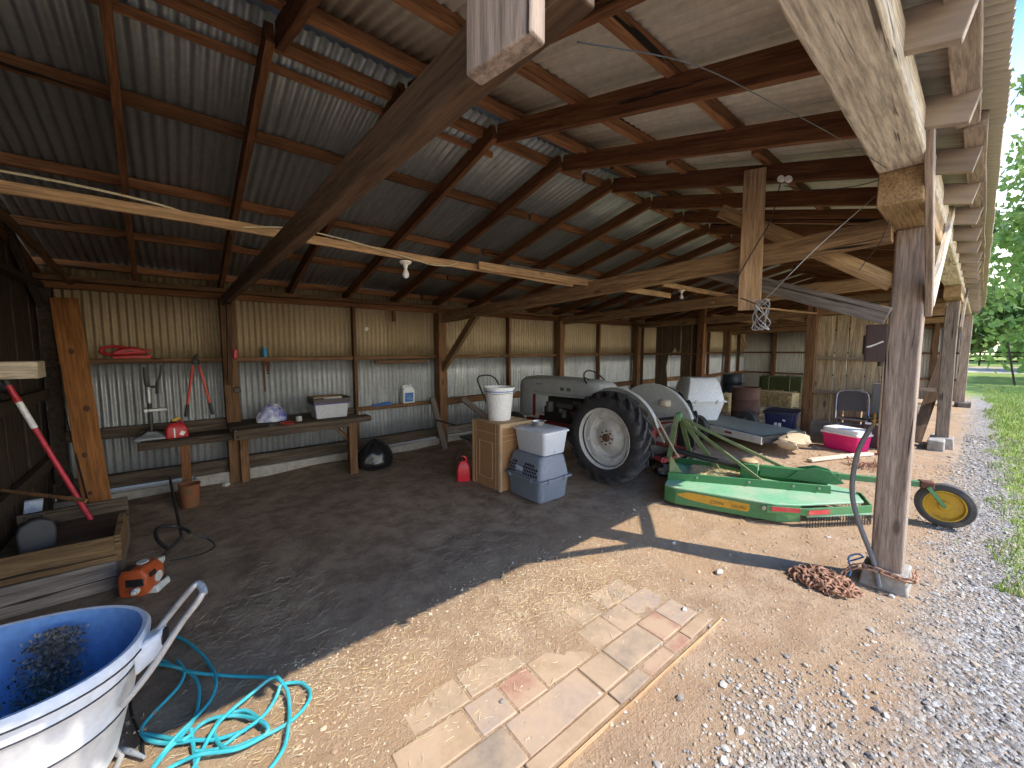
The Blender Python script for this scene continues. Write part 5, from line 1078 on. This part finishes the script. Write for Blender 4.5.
def bale(p,rz,lab,mat,d=(1.1,.5,.42)):
    t=thing('hay_bale',lab,'hay bale',p,rz,group='hay bales in the far bay'); m=MB(); R_=[]
    for k in range(13):
        u=k/12; s=1 if 0<k<12 else .94
        R_.append([V((u-.5)*d[0],math.copysign(1,math.cos(a))*min(1,abs(math.cos(a))*1.5)*d[1]/2*s+.022*noise.noise(V(u*8,a*3,p[0])),d[2]/2+math.copysign(1,math.sin(a))*min(1,abs(math.sin(a))*1.5)*d[2]/2*s+.022*noise.noise(V(u*8,a*3,p[1]+4))) for a in [2*PI*(j+.5)/20 for j in range(20)]])
    m.loft(R_); m.build('bale_body',mat,t,ang=80)
    for x in (-.25,.25): m=MB(); m.tube([V(x*d[0],sy*(d[1]/2+.006),z) for sy,z in ((-1,.01),(1,.01),(1,d[2]+.004),(-1,d[2]+.004))],.006,5,closed=True); m.build('twine',CABLE,t)
    rs=random.Random(int(p[0]*100)); m=MB()
    for k in range(700):
        x,y,z=rs.uniform(-.5,.5)*d[0],rs.choice((-1,1))*d[1]/2,rs.random()*d[2]
        if rs.random()<.4: y,z=rs.uniform(-.5,.5)*d[1],d[2]
        q=V(x,y,z); dd=V(rs.gauss(0,1),rs.gauss(0,.8),rs.gauss(0,.8)).normalized()*rs.uniform(.03,.08); m.tube([q-dd*.3,q+dd],.0045,3)
    tag(m.build('loose_stalks',STR[1] if mat is HAY else mat,t),None,None,kind='stuff')
    return t
bale((13.6,3.9,0),1.45,'tan hay bale at the bottom front of the far bay stack',HAY); bale((14.3,3.85,.0),1.6,'tan hay bale lying behind the front one in the far bay',HAY)
bale((14.0,3.82,.42),1.5,'dark green hay bale lying on top of the tan hay bales',HAYG); bale((11.5,4.6,0),.3,'tan hay bale standing behind the rusty drum',HAY); bale((14.4,2.7,0),1.6,'tan hay bale hidden partly behind the partition post in the far bay',HAY)
t=thing('blue_tote','dark blue plastic tote with lid beside the partition post','tote',(9.55,2.58,0),.1)
BT=paint('tote_navy',(.012,.022,.085),.4,da=.25,dirt=(.09,.1,.14))
m=MB(); m.loft([rr(.28,.22,0,.04,3),rr(.34,.26,.38,.04,3)]); m.build('tote_body',BT,t,bevel=.004); m=MB(); m.loft([rr(.37,.285,.375,.05,3),rr(.37,.285,.41,.05,3),rr(.33,.25,.425,.05,3)]); m.build('tote_lid',paint('tote_lid_navy',(.02,.025,.05),.5,da=.6,dirt=(.12,.12,.12)),t,bevel=.004)
m=MB(); m.box((-.313,.05,.15),(.01,.05,.08),rot=(0,-.14,0)); m.box((-.313,-.02,.15),(.01,.05,.08),rot=(0,-.14,0)); m.box((-.327,-.09,.25),(.01,.05,.03),rot=(.5,-.14,0)); m.build('tote_sticker',WHITE,t)
# folding chair, cooler, dark box
t=thing('folding_chair','dark metal folding chair standing against the pale plank partition','chair',(9.2,1.42,0),math.radians(-78))
CH=paint('chair_brown',(.055,.043,.045),.4,.4,da=.2); ALUC=paint('chair_frame',(.34,.33,.36),.35,.6,da=.2)
m=MB(); m.tube(sm([(-.225,-.28,0),(-.225,.02,.50),(-.222,.14,.80),(-.19,.165,.89),(-.10,.175,.93),(.10,.175,.93),(.19,.165,.89),(.222,.14,.80),(.225,.02,.50),(.225,-.28,0)],6),.0125,8); m.build('frame',ALUC,t)
m=MB(); m.loft([[V(x,.145+.03*(1-(x/.2)**2)*0+dy+(z-.7)*.2,z) for x,z in ((-.205,.56),(.205,.56),(.20,.80),(.16,.89),(.08,.915),(-.08,.915),(-.16,.89),(-.20,.80))] for dy in (0,.015)]); m.build('backrest',CH,t,bevel=.004)
m=MB(); m.loft([rr(.20,.20,.435,.05),rr(.20,.20,.455,.05)]); se=m.build('seat',CH,t,bevel=.006); se.location=(0,-.12,0)
for s_ in (-1,1): m=MB(); m.tube([(s_*.205,.22,0),(s_*.205,-.15,.44)],.011,8); m.build('rear_leg',ALUC,t)
m=MB(); m.tube([(-.205,.16,.08),(.205,.16,.08)],.008,6); m.tube([(-.22,-.2,.14),(.22,-.2,.14)],.008,6); m.build('crossbar',ALUC,t)
t=thing('cooler','hot pink cooler with white lid on the dirt in front of the folding chair','cooler',(8.50,1.36,0),math.radians(-22))
PK=paint('cooler_pink',(.80,.015,.19),.35,da=.08)
m=MB(); m.loft([rr(.15,.25,0,.03,3),rr(.175,.28,.27,.035,3)]); m.build('cooler_body',PK,t,bevel=.006)
m=MB(); m.loft([rr(.19,.295,.268,.04,3),rr(.19,.295,.295,.04,3),rr(.175,.28,.298,.04,3),rr(.17,.275,.355,.04,3),rr(.14,.24,.37,.04,3)]); m.build('cooler_lid',WHITE,t,bevel=.006)
m=MB(); m.tube(sm([(0,-.30,.26),(-.0,-.313,.30),(0,-.313,.31)],3),.012,8); m.box((-.19,0,.28),(.012,.56,.03)); m.build('cooler_handle',paint('cooler_trim',(.86,.72,.75),.4),t,bevel=.004)
t=thing('storage_box','dark grey plastic storage box behind the pink cooler beside the stub post','box',(9.3,.98,0),math.radians(-5))
m=MB(); m.loft([rr(.26,.22,0,.03,3),rr(.29,.25,.42,.03,3)]); m.build('box_body',paint('trunk_grey',(.05,.045,.052),.5,da=.3),t,bevel=.006); m=MB(); m.loft([rr(.31,.27,.42,.03,3),rr(.31,.27,.47,.03,3),rr(.28,.24,.50,.03,3)]); m.build('box_lid',BLACK,t,bevel=.006)
m=MB(); m.box((9.35,1.0,.80),(.05,.36,.56),rot=(0,-.12,0)); tag(m.build('grey_panel',paint('panel_grey',(.13,.13,.14),.5,da=.3),bevel=.006),'flat dark grey panel standing on the plastic storage box by the folding chair','panel')
tag(lumber('ground_board',(7.15,1.55,.025),(8.35,1.02,.025),.09,.035,HEAD),'long weathered board lying on the dirt in front of the pink cooler','board')
for k,(px,py,a,L) in enumerate(((7.35,1.42,.3,.30),(7.8,1.0,1.2,.2),(7.95,.92,.5,.26),(8.05,.86,2,.2),(7.7,1.08,2.5,.18))):
    pass
m=MB(); rs=random.Random(3)
for k in range(40):
    p=V(7.45+rs.gauss(0,.12),.93+rs.gauss(0,.10),.02+rs.random()*.03); d=V(rs.gauss(0,1),rs.gauss(0,1),rs.gauss(0,.3)).normalized()*rs.uniform(.03,.12); m.tube([p-d,p+d*.3+V(0,0,.01),p+d],rs.uniform(.004,.011),5)
tag(m.build('twig_pile',RUSTP),'small pile of rusty bits and sticks on the lit dirt before the cooler','debris',kind='stuff')
t=thing('sprinkler_head','small pale metal sprinkler on the dirt near the stub post','sprinkler',(7.9,.80,0)); m=MB(); m.box((0,0,.03),(.26,.08,.05)); m.build('base',STEEL,t,bevel=.01); m=MB(); m.cyl((.02,0,.05),(.02,0,.18),.03,.012); m.build('head',WHITE,t)
# far bay front: bucket, boards
t=thing('white_bucket','white bucket seen between the two front posts in the far bay','bucket',(12.6,1.02,.42)); m=MB(); m.lathe([(.001,0),(.13,0),(.16,.34),(.17,.345),(.17,.36),(.15,.36),(.125,.015),(.001,.015)],24); m.build('bucket_body',WHITE,t)
m=MB(); m.box((12.6,1.05,.21),(.5,.5,.42)); tag(m.build('wooden_block',GREYW,bevel=.01),'square grey wooden block under the white bucket in the far bay','block')
m=MB(); m.box((9.72,.72,.34),(.16,.16,.14)); tag(m.build('concrete_block',CONC,bevel=.008),'small concrete block on the footing beside the second front post','block')
# hose standing by the front post, chain heap
b=at(883,590,z=.0); m=MB(); m.tube(sm([V(b.x-.02,b.y+.02,.02),at(873,560,x=3.72),at(858,520,x=3.75),at(852,490,x=3.78),at(857,455,x=3.80),at(868,432,x=3.80),at(874,425,x=3.80)],8),.0165,10)
tag(m.build('standing_hose',paint('hose_grey',(.17,.165,.16),.5,da=.3)),'grey hose standing up beside the nearest front post','hose')
t=thing('hose_tap','brass and white fitting at the upper end of the grey standing hose','fitting',at(874.5,424,x=3.80)); m=MB(); m.cyl((0,0,-.02),(0,0,.08),.013); m.ball((0,0,.03),.02,10,6); m.build('brass_nozzle',paint('brass',(.42,.26,.08),.4,.7,da=.4),t); m=MB(); m.cyl((0,-.05,0),(0,.05,0),.008); m.build('tap_handle',WHITE,t)
def link(m,p,d,n,L=.054,W=.032,r=.0062):
    d=d.normalized(); n=(n-d*n.dot(d)).normalized(); a=L/2-W/2; pts=[]
    for k in range(6): th=-PI/2+PI*k/5; pts.append(p+d*(a+W/2*math.cos(th))+n*(W/2*math.sin(th)))
    for k in range(6): th=PI/2+PI*k/5; pts.append(p+d*(-a+W/2*math.cos(th))+n*(W/2*math.sin(th)))
    m.tube(pts,r,6,closed=True)
def chain(m,path,step=.041):
    P=sm(path,14); acc=0; k=0; last=P[0]
    for a,b in zip(P,P[1:]):
        acc+=(b-a).length
        if acc>=step:
            acc=0; d=b-last; last=b; n=V(0,0,1) if k%2 else d.cross(V(0,0,1)); n=n+V(random.uniform(-.4,.4),random.uniform(-.4,.4),random.uniform(-.2,.2)); link(m,b,d,n); k+=1
m=MB(); rs=random.Random(12)
for k in range(150):
    a=rs.random()*6.283; r_=rs.random()**.6; p=V(3.47+.13*r_*math.cos(a),.62+.19*r_*math.sin(a),.012+.075*(1-r_*r_)*rs.random())
    link(m,p,V(rs.gauss(0,1),rs.gauss(0,1),rs.gauss(0,.35)),V(rs.gauss(0,1),rs.gauss(0,1),rs.gauss(0,1)),L=.066,W=.040,r=.0072)
chain(m,[V(3.58,.55,.03),V(3.64,.52,.08),V(3.67,.47,.12),V(3.68,.40,.13),V(3.68,.30,.125),V(3.69,.21,.12),V(3.76,.19,.115),V(3.9,.19,.11)])
tag(m.build('chain',RUSTP),'rusty chain heaped on the dirt and wrapped around the nearest front post','chain')
m=MB(); m.tube(sm([at(848,560,z=.10),at(850,556,z=.13),at(858,554,z=.14),at(864,557,z=.11)],5)+sm([at(848,560,z=.10),at(851,570,z=.06),at(849,576,z=.02)],5)[1:],.006,6); tag(m.build('rope_loop',paint('cord_blue',(.12,.30,.55),.5)),'short blue rope loop beside the chain heap','rope')
# ================================================================== CAMERA AND LIGHT
cd=bpy.data.cameras.new('camera'); cam=bpy.data.objects.new('camera',cd); COL.objects.link(cam)
cd.sensor_fit='HORIZONTAL'; cd.sensor_width=36; cd.lens=36*396/1024; cd.clip_start=.02; cd.clip_end=500
pit=math.atan(35/396); hd=math.radians(49.7)
cam.location=(0,0,1.68)
cam.rotation_euler=V(math.cos(pit)*math.cos(hd),math.cos(pit)*math.sin(hd),-math.sin(pit)).to_track_quat('-Z','Y').to_euler()
S.camera=cam
sd=bpy.data.lights.new('sun','SUN'); sd.energy=SUN_E; sd.angle=math.radians(.53); sd.color=(1,.93,.80)
so=bpy.data.objects.new('sun',sd); COL.objects.link(so); so.location=(5,-12,20)
so.rotation_euler=V(.39,-.76,1).to_track_quat('Z','Y').to_euler()
w=bpy.data.worlds.new('sky'); S.world=w; w.use_nodes=True; nt=w.node_tree; nt.nodes.clear()
sk=nt.nodes.new('ShaderNodeTexSky'); sk.sky_type='NISHITA'; sk.sun_disc=False; sk.sun_elevation=math.radians(49.5); sk.sun_rotation=math.atan2(.39,-.76); sk.air_density=1.0; sk.dust_density=.6; sk.ozone_density=1.6
bg=nt.nodes.new('ShaderNodeBackground'); bg.inputs[1].default_value=SKY_E; ow=nt.nodes.new('ShaderNodeOutputWorld')
hsn=nt.nodes.new('ShaderNodeHueSaturation'); hsn.inputs['Saturation'].default_value=.60; nt.links.new(sk.outputs[0],hsn.inputs['Color']); tcw=nt.nodes.new('ShaderNodeTexCoord'); sxw=nt.nodes.new('ShaderNodeSeparateXYZ'); nt.links.new(tcw.outputs['Generated'],sxw.inputs[0])
rw=nt.nodes.new('ShaderNodeValToRGB'); e=rw.color_ramp.elements; e[0].position=.20; e[0].color=(1.0,.90,.76,1); e[1].position=.50; e[1].color=(.09,.30,.66,1); nt.links.new(sxw.outputs[2],rw.inputs[0])
mw=nt.nodes.new('ShaderNodeMix'); mw.data_type='RGBA'; mw.blend_type='MULTIPLY'; mw.inputs[0].default_value=1; nt.links.new(hsn.outputs[0],mw.inputs[6]); nt.links.new(rw.outputs[0],mw.inputs[7]); nt.links.new(mw.outputs[2],bg.inputs[0]); nt.links.new(bg.outputs[0],ow.inputs[0])
vs=S.view_settings; vs.view_transform='Standard'; vs.look='None'; vs.exposure=EXPO; vs.gamma=1; vs.use_curve_mapping=False
S.cycles.max_bounces=10; S.cycles.diffuse_bounces=6; S.cycles.glossy_bounces=4; S.cycles.transmission_bounces=4; S.cycles.caustics_reflective=False; S.cycles.caustics_refractive=False
S.cycles.use_denoising=True; S.cycles.sample_clamp_indirect=6
